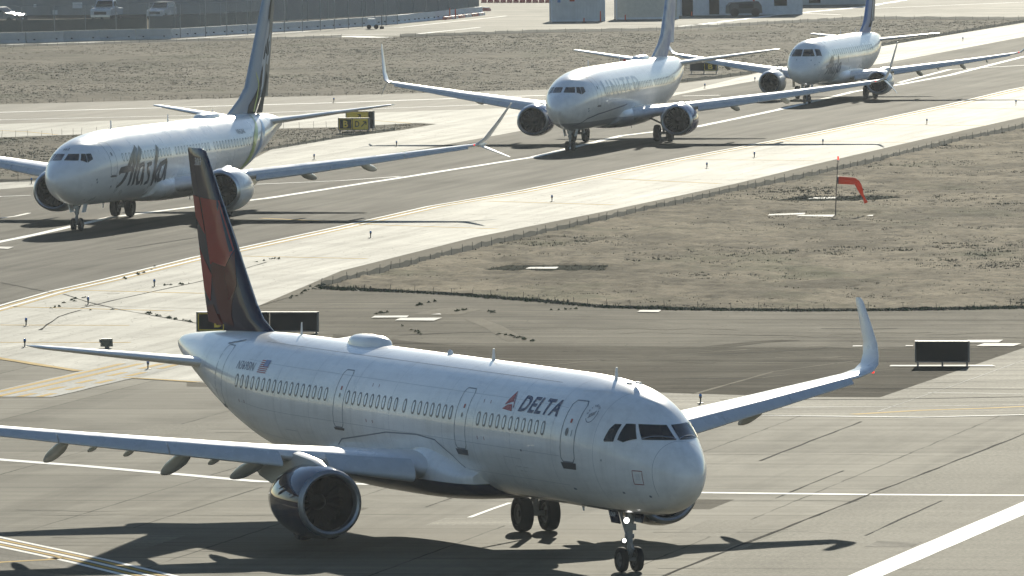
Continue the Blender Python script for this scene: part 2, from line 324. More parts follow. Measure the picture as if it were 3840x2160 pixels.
# markings
edge_near = [(-300, 1235), (0, 1155), (209, 1095), (417, 1048), (750, 966), (900, 936), (1280, 854), (1628, 775), (1951, 720), (2560, 596), (3057, 502), (3305, 450), (3554, 397), (3802, 338), (4600, 180)]
for off, mt in ((-.32, m_white), (0, m_yel), (.32, m_white), (.62, m_yel)):
    ribbon('taxiway_edge_line', [p+Vector((off, 0, 0)) for p in G(edge_near)], .2, .029, mt, .15)
ribbon('taxiway_centre_line', G([(-300, 975), (0, 908), (140, 880), (420, 815), (700, 780), (1000, 745), (1500, 668), (2000, 590), (2330, 510), (2610, 477), (2922, 412), (3200, 345), (3372, 318), (3560, 283), (3840, 213), (4600, 60)]), .55, .026, m_white, .12)
ribbon('taxiway_centre_line', G([(900, 695), (1280, 679), (1500, 663)]), .35, .030, m_white, .2)
ribbon('taxiway_centre_line', G([(3372, 311), (3560, 262), (3840, 246), (4600, 190)]), .45, .030, m_white, .12)
ribbon('taxiway_edge_line', G([(-300, 468), (0, 450), (700, 434), (1280, 413), (1900, 390)]), .5, .018, m_white, .25)
ribbon('taxiway_edge_line', G([(-300, 432), (0, 422), (700, 402), (1280, 385), (2050, 358)]), .9, .018, m_white, .2)
ribbon('taxiway_edge_line', G([(-300, 772), (0, 738), (115, 734)]), .4, .026, m_white, .2)
ribbon('taxiway_edge_line', G([(0, 820), (60, 812), (110, 800)]), .3, .026, m_white, .3)
ribbon('taxiway_edge_line', G([(2560, 361), (2700, 358)]), .6, .026, m_white, .3)
ribbon('shoulder_line', G([(0, 490), (100, 495), (215, 506)]), .3, .022, m_yel, .2)
ribbon('shoulder_line', G([(1400, 453), (1480, 458), (1540, 463)]), .3, .022, m_yel, .2)
for a, b in (((40, 1152), (650, 1168)), ((280, 1090), (770, 1102)), ((0, 1221), (485, 1222)), ((0, 1286), (490, 1286)), ((908, 962), (1375, 972)), ((1335, 842), (1862, 860)), ((1835, 756), (2300, 770)), ((2600, 600), (3050, 603)), ((2950, 532), (3400, 535)), ((3250, 467), (3700, 473)), ((3560, 405), (3900, 412)), ((980, 820), (1200, 830)), ((2300, 672), (2700, 690))):
    ribbon('shoulder_line', G([a, b]), .42, .029, m_yel, .15)
ribbon('runway_edge_stripe', [g(3248-660, 2160+280), g(3248, 2160), g(3840, 1907), g(4500, 1625)], 1.05, .018, m_white, .02)
ribbon('hold_line', G([(-300, 1700), (0, 1725), (300, 1748), (700, 1783), (970, 1807), (1440, 1819), (2100, 1834), (2635, 1849), (3240, 1856), (3840, 1859), (4500, 1862)]), .62, .018, m_white, .12)
ribbon('joint_line', G([(1762, 1942), (1840, 1912), (1912, 1887)]), .18, .018, m_white, .3)
for k, mt in enumerate((m_white, m_yel, m_white, m_yel, m_white)):
    o_ = (k-2)*.34
    ribbon('corner_line', [p+Vector((o_, 0, 0)) for p in G([(-200, 1990), (0, 2034), (224, 2081), (358, 2111), (561, 2160), (800, 2215)])], .22, .018, mt, .08)
ribbon('corner_line', G([(-200, 2135), (0, 2110), (190, 2100), (222, 2093)]), .45, .018, m_yel, .1)
ribbon('taxiway_edge_line', G([(-200, 1310), (0, 1346), (150, 1370), (298, 1393)]), .45, .030, m_yel, .2)
ribbon('taxiway_edge_line', G([(457, 1417), (600, 1425), (745, 1435)]), .4, .030, m_yel, .2)
ribbon('cross_line', G([(3200, 1556), (3450, 1541), (3700, 1533), (3840, 1526), (4600, 1490)]), .55, .025, m_yel, .1)
ribbon('cross_edge_line', G([(2790, 1559), (3450, 1567), (3840, 1557), (4600, 1545)]), .24, .025, m_white, .7)
ribbon('cross_joint', G([(2640, 1531), (3300, 1527), (3840, 1520)]), .12, .025, m_white, .5)
ribbon('cross_joint', G([(3290, 1545), (3560, 1453), (3840, 1352)]), .06, .025, m_worn, .8)
ribbon('cross_joint', G([(3480, 1474), (3660, 1476), (3840, 1480)]), .12, .025, m_white, .5)
ribbon('cross_joint', G([(2700, 1502), (3300, 1500), (3840, 1490)]), .25, .025, m_seal, .5)
ribbon('cross_joint', G([(3000, 1460), (3450, 1458), (3840, 1462)]), .2, .025, m_seal, .5)
# holding position marking: two solid and two dashed yellow lines on white
hp = G([(-60, 1490), (160, 1440), (400, 1385), (480, 1366)])
nv = Vector((math.sin(DIR), -math.cos(DIR), 0))
ribbon('holding_position_marking', [p+nv*1.1 for p in hp], 3.4, .029, m_worn, .03)
for k in range(2): ribbon('holding_position_marking', [p+nv*(-.25+k*.8) for p in hp], .34, .034, m_yel, .08)
for k in range(2): ribbon('holding_position_marking', [p+nv*(1.45+k*.8) for p in hp], .34, .034, m_yel, .08, dash=(1, 2))
# far apron: worn white lines
for pts, wd in (([(1280, 137), (1440, 141)], 2.2), ([(1200, 130), (1560, 128), (1800, 103)], .5), ([(1250, 108), (1500, 103), (1900, 60)], .35), ([(2560, 100), (2900, 58), (3250, 25), (3420, -5)], .9), ([(2900, 45), (3150, 56)], .5), ([(3250, 33), (3840, 8)], .4), ([(0, 168), (600, 152), (1150, 118)], .8), ([(2560, 96), (2700, 90)], 1.2)):
    ribbon('apron_line', G(pts), wd, .014, m_white, .5)
# streaks, patches and pads
for pts in ([(2880, 811), (2885, 806), (3020, 801), (3016, 807)], [(2985, 813), (3000, 809), (3132, 808), (3122, 816)], [(3030, 749), (3048, 743), (3140, 741), (3133, 747)], [(3249, 813), (3260, 809), (3276, 809), (3272, 813)],
            [(1970, 1011), (1985, 1005), (2097, 1004), (2085, 1011)], [(1392, 1195), (1405, 1188), (1533, 1187), (1525, 1194)], [(1481, 1205), (1500, 1196), (1658, 1195), (1628, 1206)], [(1615, 1183), (1650, 1179), (1655, 1183)],
            [(3600, 1288), (3630, 1279), (3762, 1278), (3745, 1288)], [(3662, 1301), (3690, 1291), (3830, 1292), (3800, 1302)], [(3335, 1378), (3340, 1373), (3720, 1372), (3735, 1378)], [(2390, 1173), (2400, 1167), (2480, 1166), (2470, 1174)],
            [(-20, 934), (-10, 928), (52, 929), (30, 937)], [(3196, 1303), (3200, 1300), (3235, 1300), (3232, 1303)], [(3395, 1302), (3398, 1299), (3425, 1299), (3422, 1302)], [(1396, 1074), (1400, 1072), (1425, 1073), (1420, 1075)]):
    flat('white_pad', G(pts), .05, m_pad)
flat('asphalt_patch', G([(3240, 2052), (3290, 2031), (3460, 2033), (3420, 2053)]), .017, m_dark)
ribbon('repair_strip', G([(1775, 1196), (1860, 1232), (1890, 1250), (1935, 1280)]), .9, .02, m_band, .15)
ribbon('repair_strip', G([(1630, 1181), (1730, 1160), (1760, 1158)]), 2.2, .02, m_band, .1)
ribbon('tyre_streak', G([(2680, 1304), (2840, 1285), (2960, 1277)]), 1.2, .021, m_shd2, .3)
for pts in ([(1700, 1296), (2150, 1297), (2700, 1303), (3400, 1304), (3840, 1299)], [(1780, 1345), (2300, 1354), (2900, 1362), (3400, 1368)], [(2000, 1375), (2300, 1350), (2560, 1330), (2800, 1312)], [(2600, 1480), (2900, 1395), (3230, 1352)]):
    ribbon('pavement_joint', G(pts), .16, .022, m_band, .6)
for pts in ([(240, 1105), (330, 1135), (460, 1165), (740, 1215)], [(0, 1062), (120, 1085), (200, 1100)], [(300, 1158), (460, 1120), (760, 1055), (1000, 985)], [(440, 938), (740, 892), (900, 860)], [(345, 1150), (560, 1155), (770, 1160)], [(150, 1240), (220, 1190), (300, 1165)]):
    ribbon('pavement_crack', G(pts), .11, .030, m_seal, .8)

ribbon('pavement_joint', [along(e0, -60), e0, e1, along(e1, 30)], .10, .019, m_seal, .9)
flat('parking_lot', G([(-300, 156), (0, 150), (560, 139), (923, 124), (1200, 107), (1486, 88), (1800, 54), (1700, 30), (1200, 44), (600, 54), (-300, 62)]), .014, m_shd2)
for i in range(26):                                 # rubber marks on the shoulder and the crossing taxiway
    px, py = random.uniform(1000, 3500), random.uniform(1190, 1450); a_ = random.uniform(-40, 40); w_ = random.uniform(.08, .3)
    p0 = g(px, py); q = [p0+Vector((k*1.1, math.sin(k*.35+i)*random.uniform(.5, 2.2)+k*a_*.012, 0)) for k in range(random.randint(3, 8))]
    ribbon('tyre_mark', q, w_, .0215, m_band if i % 3 else m_seal, .5)

random.seed(21)
du, dv = Vector((math.cos(DIR), math.sin(DIR), 0)), Vector((math.sin(DIR), -math.cos(DIR), 0))
for i in range(8):                                 # sealed and open joints in the foreground slabs
    p0 = g(random.uniform(-50, 3300), random.uniform(1600, 2150)); L_ = random.uniform(6, 26)
    ribbon('sealed_joint', [p0, p0+du*L_*.5+dv*random.uniform(-.06, .06), p0+du*L_], random.uniform(.03, .09), .0125, m_seal, .7)
for i in range(12):
    p0 = g(random.uniform(0, 3000), random.uniform(1590, 2150)); L_ = random.uniform(4, 11)
    ribbon('slab_crack', [p0+dv*k*L_/6+du*random.uniform(-.35, .35) for k in range(7)], .06, .0125, m_seal, .8)
for i in range(9):                                  # repaired slabs of a slightly different grey
    p0 = g(random.uniform(0, 3200), random.uniform(1600, 2120)); a_, b_ = random.uniform(2, 7.6), random.uniform(1.2, 5)
    flat('slab_repair', [p0, p0+du*a_, p0+du*a_+dv*b_, p0+dv*b_], .0105, (m_rwy, m_strip, m_shd)[i % 3])
# ---------------------------------------------------------------- airliners
# local frame: nose at x = 0, x forward, y to the left wing, z up; s = distance aft of the nose = -x
m_wht = paint('white aircraft paint', (.80, .80, .79))
m_wing = paint('wing grey paint', (.68, .69, .70), .3, .15, .08)
m_slat = paint('slat grey paint', (.47, .50, .53), .28, .15, .06)
m_fair = paint('fairing grey paint', (.42, .44, .43), .35, .1, .08)
m_lip = M('bare aluminium lip', (.58, .59, .6), .32, .05, metal=1.0)
m_duct = M('engine duct', (.008, .0085, .01), .7, spec=0)
m_fan = M('fan blade metal', (.004, .0042, .005), .7, spec=0)
m_spin = M('spinner grey', (.012, .0125, .014), .5, spec=.05)
m_hot = M('exhaust metal', (.16, .15, .14), .4, metal=.8)
m_tyre = M('tyre rubber', (.012, .012, .013), .8, .25, spec=.15)
m_rim = M('wheel rim', (.06, .06, .058), .55, spec=.3)
m_gear = M('gear steel', (.22, .23, .24), .38, metal=.3)
m_glass = NT('cockpit glass').set(col=(.008, .011, .016), rough=.05, spec=.22).mat
m_seam = NT('door seam').set(col=(.17, .20, .24), rough=.5).mat
m_wfr = NT('window frame metal').set(col=(.085, .095, .115), rough=.4).mat
m_win = NT('window shade').set(col=(.82, .84, .86), rough=.15, spec=.5).mat
m_win2 = NT('half drawn window shade').set(col=(.60, .63, .66), rough=.12, spec=.5).mat
m_win3 = NT('greyer window shade').set(col=(.72, .75, .78), rough=.2, spec=.5).mat  # slightly greyer blind, picked at random per window
m_sill = NT('scuff plate').set(col=(.07, .08, .10), rough=.35, metal=.4).mat
m_red = NT('red marking').set(col=(.36, .03, .03), rough=.4, spec=.2).mat
m_drd = NT('dark red marking').set(col=(.22, .02, .03), rough=.25).mat
m_nvy = paint('navy aircraft paint', (.006, .012, .04), .14, .0, .03, .16)
m_nvg = paint('glossy navy nacelle paint', (.004, .009, .032), .06, .5, .03, .4)
m_navyL = NT('navy lettering').set(col=(.02, .035, .10), rough=.4, spec=.2).mat
m_lamp = NT('lit landing lamp').set(col=(1, 1, 1), ec=(1, .97, .9), es=3.5).mat
m_nav = NT('red navigation lamp').set(col=(.7, .02, .02), ec=(1, .05, .03), es=.8).mat
m_beac = NT('red beacon').set(col=(.5, .02, .02), rough=.3).mat

def foil(n=14, x0=0.0, x1=1.0, tc=.11, camber=.012):
    xs = [x0+(x1-x0)*(.5-.5*math.cos(math.pi*i/n)) for i in range(n+1)]
    def yt(x): return 5*tc*(.2969*math.sqrt(max(x, 0))-.126*x-.3516*x*x+.2843*x**3-.1036*x**4)
    def yc(x): return camber*4*x*(1-x)
    up = [(x, yc(x)+yt(x)) for x in xs]; lo = [(x, yc(x)-yt(x)) for x in xs]
    return up[::-1]+lo[(1 if x0 == 0 else 0):]
def sect(LE, c, prof, cant, twist=0, side=1):
    # section in the plane of the chord (aft) and a normal leaning by cant from vertical
    out = []; ct, st = math.cos(twist), math.sin(twist)
    for x, h in prof:
        X = (x*ct+h*st)*c; H = (h*ct-x*st)*c
        out.append((-(LE[0]+X), side*(LE[1]-math.sin(cant)*H), LE[2]+math.cos(cant)*H))
    return out
def surf_mesh(secs, side, prof_kw, name, mat, parent, n=14):
    b = MB(); b.loft([sect(q[0], q[1], foil(n, tc=q[2], **prof_kw), R(q[3]), R(q[4] if len(q) > 4 else 0), side) for q in secs])
    return b.build(name, mat, parent, ang=50)
def lerp_sec(secs, y):
    for a, b in zip(secs, secs[1:]):
        if a[0][1] <= y <= b[0][1]:
            t = (y-a[0][1])/(b[0][1]-a[0][1]); f = lambda p, q: p+(q-p)*t
            return ([f(a[0][i], b[0][i]) for i in range(3)], f(a[1], b[1]), f(a[2], b[2]), f(a[3], b[3]))
def slat(secs, y0, y1, side, mat, parent, drop=26, ext=.03, name='slat'):
    b = MB(); rings = []
    for k in range(5):
        LE, c, tc, cant = lerp_sec(secs, y0+(y1-y0)*k/4)
        cs = min(c, 4.0)*1.2; up = foil(8, 0, .15, tc*c/cs, 0); n = len(up)//2
        prof = up[:n+4]+[(.05, -.008), (.11, .018)]
        a = R(drop); P = []
        for x, h in prof: P.append(((x*math.cos(a)-h*math.sin(a))-ext, h*math.cos(a)-.010-(.15-x)*math.sin(a)*.85))
        rings.append(sect(LE, cs, P, R(cant), 0, side))
    b.loft(rings); return b.build(name, mat, parent, ang=50)
def canoe(s0, y, z0, L, wd, ht, droop, mat, parent, name='flap_track_fairing'):
    b = MB(); rings = []
    for k in range(13):
        t = k/12; r = max(.04, min(1, t/.32)**.6*(1-max(0, (t-.55)/.45)**2*.72)*(1 if k < 12 else .8))
        zc = z0-droop*max(0, t-.12)
        rings.append([(-(s0+t*L), y+wd/2*r*math.cos(q), zc+ht/2*r*math.sin(q)*(1 if math.sin(q) < 0 else .7)) for q in [i*2*math.pi/14 for i in range(14)]])
    b.loft(rings); return b.build(name, mat, parent)
def wheel(s, y, rad, wd, parent, name='wheel'):
    b = MB(); r, h = rad, wd/2
    b.lathe([(-h*.55, r*.58), (-h*.95, r*.68), (-h, r*.82), (-h*.85, r*.94), (-h*.5, r*.992), (0, r), (h*.5, r*.992), (h*.85, r*.94), (h, r*.82), (h*.95, r*.68), (h*.55, r*.58)], (-s, y, r), (0, 1, 0), 36)
    o = b.build(name, m_tyre, parent)
    b = MB(); b.lathe([(-h*.78, .001), (-h*.8, r*.16), (-h*.5, r*.2), (-h*.42, r*.42), (-h*.72, r*.5), (-h*.7, r*.575), (-h*.4, r*.6), (h*.4, r*.6), (h*.7, r*.575), (h*.72, r*.5), (h*.42, r*.42), (h*.5, r*.2), (h*.8, r*.16), (h*.78, .001)], (-s, y, r), (0, 1, 0), 28)
    return o, b
def gear_nose(A, F, s, rad, wd, off, zb, parent, lamps, door, num=None, doorcol=None, light_z=None):
    b = MB(); t = .075*A
    b.tube([(-s, 0, zb+.3), (-s+.02, 0, rad+.55*A)], [t*1.5, t*1.5], 12); b.tube([(-s+.02, 0, rad+.6*A), (-s+.03, 0, rad-.02)], [t, t*.9], 12)
    b.tube([(-s+.03, -off, rad), (-s+.03, off, rad)], t*.8, 10)
    for y in (-.28, .28): b.tube([(-s-.1, y*A, zb+.15), (-s, y*.2, rad+.75*A)], t*.55, 8)
    b.tube([(-s-.9*A, 0, zb+.1), (-s-.06, 0, rad+.6*A)], t*.6, 8)
    b.tube([(-s+.13*A, 0, rad+.62*A), (-s+.33*A, 0, rad+.33*A), (-s+.12*A, 0, rad+.08)], [t*.55, t*.7, t*.55], 8)
    b.tube([(-s+.04, -.13*A, rad+.72*A), (-s+.04, .13*A, rad+.72*A)], t*1.1, 10)
    b.box((-s+.1, 0, rad+1.0*A), (.16*A, .34*A, .2*A))
    gr = b.build('nose_gear', m_gear, parent)
    for y in (-off, off):
        o, rb = wheel(s, y, rad, wd, gr); rb.build('wheel_rim', m_rim, gr)
    for sd in (-1, 1):
        d = MB(); d.box((0, 0, 0), (.7*A, .04, .5*A)); o = d.build('nose_gear_door', doorcol or m_wht, gr, smooth=False)
        o.location = (-s-.15, sd*.42*A, zb-.2*A); o.rotation_euler = (sd*R(-14), 0, 0)
    for (y, z, r) in lamps:
        d = MB(); d.lathe([(-.14, r*.4), (-.1, r*.95), (0, r)], (-s+.2, y, z), (1, 0, 0), 16); o = d.build('landing_lamp', m_gear, gr)
        d = MB(); d.lathe([(.002, r*.93), (.02, r*.6), (.026, .001)], (-s+.2, y, z), (1, 0, 0), 16, cap=False); d.build('lamp_lens', m_lamp, gr)
    return gr
def gear_main(A, s, y, rad, wd, off, zt, parent, name='main_gear'):
    sd = 1 if y > 0 else -1; b = MB(); t = .13*A
    b.tube([(-s, y-sd*.1, zt), (-s, y, rad+.45*A)], [t*1.1, t], 12); b.tube([(-s, y, rad+.5*A), (-s, y, rad)], t*.75, 12)
    b.tube([(-s, y-off-.1, rad), (-s, y+off+.1, rad)], t*.7, 10); b.tube([(-s+.02, y-sd*1.5*A, zt+.05), (-s, y-sd*.05, rad+.65*A)], t*.5, 8)
    b.tube([(-s-.12, y, rad+.6*A), (-s-.42*A, y, rad+.32*A), (-s-.12, y, rad+.06)], t*.4, 8)
    gr = b.build(name, m_gear, parent)
    for q in (-off, off):
        o, rb = wheel(s, y+q, rad, wd, gr); rb.build('wheel_rim', m_rim, gr)
    d = MB(); d.box((-s, y+sd*(off+wd*.5+.12), rad+.95*A), (.95*A, .05, .95*A)); d.build('main_gear_door', m_fair, gr, smooth=False)
    return gr
def engine(s, y, z, prof, lip, rin, parent, mat, lipm=None, sq=None, spin=True, pyl=None, nz=None, fan_s=1.0, tilt=0, blades=24):
    o = (-s, y, z); ax = (-1, 0, math.sin(R(tilt)))
    b = MB(); b.lathe([p for p in prof if p[0] >= lip], o, ax, 48, sq=sq); e = b.build('engine', mat, parent)
    k = [p for p in prof if p[0] <= lip]
    b = MB(); b.lathe([(fan_s*.28, rin)]+[(fan_s*.12, rin*1.005), (lip*.35, rin*1.03)]+k, o, ax, 48, sq=sq); b.build('inlet_lip', lipm or m_lip, e)
    b = MB(); b.lathe([(fan_s*.28, rin), (fan_s*.6, rin*.99), (fan_s*1.25, rin*.97), (fan_s*1.26, .01)], o, ax, 40); b.build('inlet_duct', m_duct, e)
    b = MB(); rr = rin*.955; O = Vector(o); 
    for i in range(blades):
        a = i*2*math.pi/blades; P = []
        for q, (r, tw) in enumerate(((rin*.3, .35), (rin*.62, .8), (rr, 1.15))):
            for sg in (-1, 1):
                w_ = .5*rin*2*math.pi/blades*(.9 if q < 2 else .85); da = sg*w_*math.cos(.3)/r*.5*1.2*(r/rin); dx = sg*w_*math.sin(tw)*.8
                P.append(O+Vector((-(fan_s+dx), math.cos(a+da)*r, math.sin(a+da)*r)))
        b.add(P, [(0, 1, 3, 2), (2, 3, 5, 4)])
    b.build('fan', m_fan, e, fixn=False)
    b = MB(); b.lathe([(fan_s-.5, .005), (fan_s-.42, rin*.08), (fan_s-.2, rin*.22), (fan_s+.05, rin*.32)], o, ax, 24); b.build('spinner', m_spin, e)
    if nz:
        b = MB(); b.lathe(nz, o, ax, 32); b.build('exhaust_nozzle', m_hot, e)
    if pyl:
        b = MB(); rings = []
        for (ss, zb, zt, wd) in pyl:
            rings.append([(-ss, y-wd/2, zb), (-ss, y-wd/2*.8, zt-.05), (-ss, y, zt), (-ss, y+wd/2*.8, zt-.05), (-ss, y+wd/2, zb)])
        b.loft(rings); b.build('pylon', m_fair if mat is not m_wht else m_wht, e, ang=50)
    return e

# flat artwork laid onto the curved skin: points are (s, girth angle)
class Skin:
    def __init__(s, F, parent): s.F = F; s.p = parent
    def at(s, pts, off):
        a = np.array(pts, float); P = s.F.P(a[:, 0], a[:, 1])+off*s.F.N(a[:, 0], a[:, 1]); return [tuple(p) for p in P]
    def zs(s, pts, side): return [(a, float(s.F.th_z(np.array(a), np.array(z), side))) for a, z in pts]
    def grid(s, quad, nu, nv, name, mat, off=.008, parent=None):      # 4 corners, bilinear
        a, b, c, d = [np.array(q, float) for q in quad]; pts = []
        for j in range(nv+1):
            for i in range(nu+1):
                u, v_ = i/nu, j/nv; pts.append((1-v_)*((1-u)*a+u*b)+v_*((1-u)*d+u*c))
        m = MB(); m.add(s.at(pts, off), [(j*(nu+1)+i, j*(nu+1)+i+1, (j+1)*(nu+1)+i+1, (j+1)*(nu+1)+i) for j in range(nv) for i in range(nu)])
        return m.build(name, mat, parent or s.p, fixn=False)
    def poly(s, pts, name, mat, off=.008, cuts=2, parent=None, z=None):
        P = [Vector((p[0], p[1], 0)) for p in pts]; bm = bmesh.new(); vs = [bm.verts.new(p) for p in P]
        for t in tessellate_polygon([P]):
            try: bm.faces.new([vs[i] for i in t])
            except ValueError: pass
        bmesh.ops.subdivide_edges(bm, edges=bm.edges[:], cuts=cuts, use_grid_fill=True)
        bmesh.ops.triangulate(bm, faces=bm.faces[:]); bm.verts.index_update()
        m = MB(); q = [(v.co.x, v.co.y) for v in bm.verts]
        m.add(s.at(q, off), [tuple(v.index for v in f.verts) for f in bm.faces]); bm.free()
        return m.build(name, mat, parent or s.p, fixn=False)
    def pane(s, pts, name, mat, off=.012, parent=None):               # (girth angle, z) corners on the front of the nose
        P = [Vector((p[0], p[1], 0)) for p in pts]; bm = bmesh.new(); vs = [bm.verts.new(p) for p in P]
        for t in tessellate_polygon([P]): bm.faces.new([vs[i] for i in t])
        bmesh.ops.subdivide_edges(bm, edges=bm.edges[:], cuts=4, use_grid_fill=True); bmesh.ops.triangulate(bm, faces=bm.faces[:]); bm.verts.index_update(); q = []
        for v in bm.verts:
            lo, hi = .3, 7.0
            for _ in range(30):
                mid = (lo+hi)/2
                if s.F.P(np.array(mid), np.array(v.co.x))[2] < v.co.y: lo = mid
                else: hi = mid
            q.append((lo, v.co.x))
        m = MB(); m.add(s.at(q, off), [tuple(v.index for v in f.verts) for f in bm.faces]); bm.free()
        return m.build(name, mat, parent or s.p, fixn=False)
    def line(s, pts, wd, name, mat, off=.008, closed=False, parent=None, n=6, widths=None):
        pts = [np.array(p, float) for p in pts]
        if closed: pts = pts+[pts[0]]
        Q = []; W = []
        for i, (a, b) in enumerate(zip(pts, pts[1:])):
            for k in range(n):
                Q.append(a+(b-a)*k/n); W.append(wd if widths is None else widths[i]+(widths[i+1]-widths[i])*k/n)
        Q.append(pts[-1]); W.append(wd if widths is None else widths[-1])
        P = np.array(s.at(Q, off)); N = s.F.N(np.array([q[0] for q in Q]), np.array([q[1] for q in Q])); m = MB(); rows = []
        for i in range(len(P)):
            t = P[min(i+1, len(P)-1)]-P[max(i-1, 0)]; sd = np.cross(N[i], t); sd /= np.linalg.norm(sd)+1e-9
            rows.append([P[i]+sd*W[i]/2, P[i]-sd*W[i]/2])
        m.loft(rows, 0, False, False); return m.build(name, mat, parent or s.p, fixn=False)
    def window(s, sc_, zc, side, w_=.25, h=.36, fr=.045, inner=None, name='cabin_window'):
        n = 20; out = []; inn = []
        for k in range(n):
            q = k*2*math.pi/n; e = lambda x: math.copysign(abs(x)**.75, x)
            cx, cz = e(math.cos(q)), e(math.sin(q)); out.append((sc_+cx*(w_/2), zc+cz*h/2)); inn.append((sc_+cx*(w_/2-fr), zc+cz*(h/2-fr)))
        m = MB(); P = s.at(s.zs(out, side), .006)+s.at(s.zs(inn, side), .009)
        m.add(P, [(k, (k+1) % n, n+(k+1) % n, n+k) for k in range(n)], 0); m.add(s.at(s.zs(inn, side), .007), [tuple(range(n))], 1)
        return m.build(name, [m_wfr, inner or random.choice((m_win, m_win, m_win, m_win3, m_win2))], s.p, fixn=False)
    def door(s, s0, s1, z0, z1, side, wd=.04, sill=None, win=None, mat=None):
        r = .12; pts = [(s0+r, z0), (s1-r, z0), (s1, z0+r), (s1, z1-r), (s1-r, z1), (s0+r, z1), (s0, z1-r), (s0, z0+r)]
        o = s.line(s.zs(pts, side), wd, 'door', mat or m_seam, .007, True)
        if sill:
            s.grid(s.zs([(s0-.06, z0-.02), (s1+.06, z0-.02), (s1-.02, z0-sill), (s0+.02, z0-sill)], side), 6, 2, 'door_sill', m_sill, .012, o)
        if win:
            cs, cz, rw = win; q = [(cs+rw*math.cos(a), cz+rw*1.25*math.sin(a)) for a in [i*2*math.pi/14 for i in range(14)]]
            m = MB(); m.add(s.at(s.zs(q, side), .01), [tuple(range(14))]); m.build('door_window', m_wfr, o, fixn=False)
        return o
def text_mesh(txt, bold=.0, spacing=1.0, cuts=3):
    cu = bpy.data.curves.new('txt', 'FONT'); cu.body = txt; cu.offset = bold; cu.resolution_u = 3; cu.space_character = spacing
    o = bpy.data.objects.new('txt', cu); sc.collection.objects.link(o); dg = bpy.context.evaluated_depsgraph_get(); dg.update()
    me = bpy.data.meshes.new_from_object(o.evaluated_get(dg)); bpy.data.objects.remove(o); bpy.data.curves.remove(cu)
    bm = bmesh.new(); bm.from_mesh(me); bpy.data.meshes.remove(me)
    bmesh.ops.triangulate(bm, faces=bm.faces[:]); bmesh.ops.subdivide_edges(bm, edges=bm.edges[:], cuts=cuts, use_grid_fill=True); bmesh.ops.triangulate(bm, faces=bm.faces[:])
    V = np.array([v.co[:2] for v in bm.verts]); bm.verts.index_update(); Fc = [tuple(v.index for v in f.verts) for f in bm.faces]; bm.free()
    mn, mx = V.min(0), V.max(0); V = (V-mn)/(mx-mn)
    return V, Fc
def lettering(sk, txt, s_left, s_right, zb, zt, side, mat, shear=0.0, bold=.0, name='lettering', off=.009, spacing=1.0):
    # reads from s_left to s_right as seen from outside
    V, Fc = text_mesh(txt, bold, spacing); m = MB()
    hgt = zt-zb; sg = 1 if s_right > s_left else -1
    pts = [(s_left+u*(s_right-s_left)+sg*shear*hgt*(v_-0.0), zb+v_*hgt) for u, v_ in V]
    m.add(sk.at(sk.zs(pts, side), off), Fc); return m.build(name, mat, sk.p, fixn=False)
def fuselage(F, parent, mat, nseg=72, name='fuselage'):
    s = np.unique(np.concatenate([np.linspace(0, 1, 26)**2*4, np.linspace(4, 8, 13), np.linspace(8, F.L*.6, 22), np.linspace(F.L*.6, F.L, 48)])); s[0] = .0008
    b = MB(); th = np.arange(nseg)*2*math.pi/nseg
    b.loft([[tuple(p) for p in F.P(np.full(nseg, x), th)] for x in s]); return b.build(name, mat, parent, ang=60)
def blade(parent, s, z, h, c, sweep=.15, name='antenna', y=0, mat=None, up=1):
    b = MB(); rings = []
    for k, (zz, cc) in enumerate(((-.05, c), (h*.15, c*.85), (h*.8, c*.55), (h, c*.4))):
        x0 = -(s+sweep*max(zz, 0)/h*h); rings.append([(x0, y, z+up*zz), (x0-cc*.4, y+c*.09, z+up*zz), (x0-cc, y, z+up*zz), (x0-cc*.4, y-c*.09, z+up*zz)])
    b.loft(rings); return b.build(name, mat or m_wht, parent)
def radome(parent, s0, s1, z, wd, h, mat, name='satcom_radome'):
    b = MB(); rings = []
    for k in range(15):
        t = k/14; r = max(.03, 1-abs(2*t-1)**2.6)**.5; rh = max(.03, 1-abs(2*t-1)**5)**.6; rings.append([(-(s0+t*(s1-s0)), wd/2*r*math.cos(q), z-.2+(h+.2)*max(0, math.sin(q))**.45*rh) for q in [math.pi*i/12 for i in range(13)]])
    b.loft(rings, 0, False, False); return b.build(name, mat, parent)
# fins: vertical surfaces from stations (z, LE s, TE s, thickness ratio)
def fin_secs(st): return [((q[1], 0, q[0]), q[2]-q[1], q[3], 90) for q in st]
def fin(st, parent, mat, rud=.70, name='tail_fin', rmat=None):
    secs = fin_secs(st); b = MB(); b.loft([sect(a, c, foil(10, 0, rud, tc, 0), R(90)) for a, c, tc, _ in secs]); f = b.build(name, mat, parent, ang=50)
    b = MB(); b.loft([sect(a, c, foil(6, rud+.006, 1, tc, 0), R(90)) for a, c, tc, _ in secs[2:]]); b.build('rudder', rmat or mat, f, ang=50); return f
def fin_pt(st, u, z, side, off=.012):
    zz = [q[0] for q in st]; le = np.interp(z, zz, [q[1] for q in st]); te = np.interp(z, zz, [q[2] for q in st]); tc = np.interp(z, zz, [q[3] for q in st]); c = te-le
    x = min(max(u, .002), 1); y = 5*tc*(.2969*math.sqrt(x)-.126*x-.3516*x*x+.2843*x**3-.1036*x**4)*c
    return (-(le+u*c), side*(abs(y)+off), z)
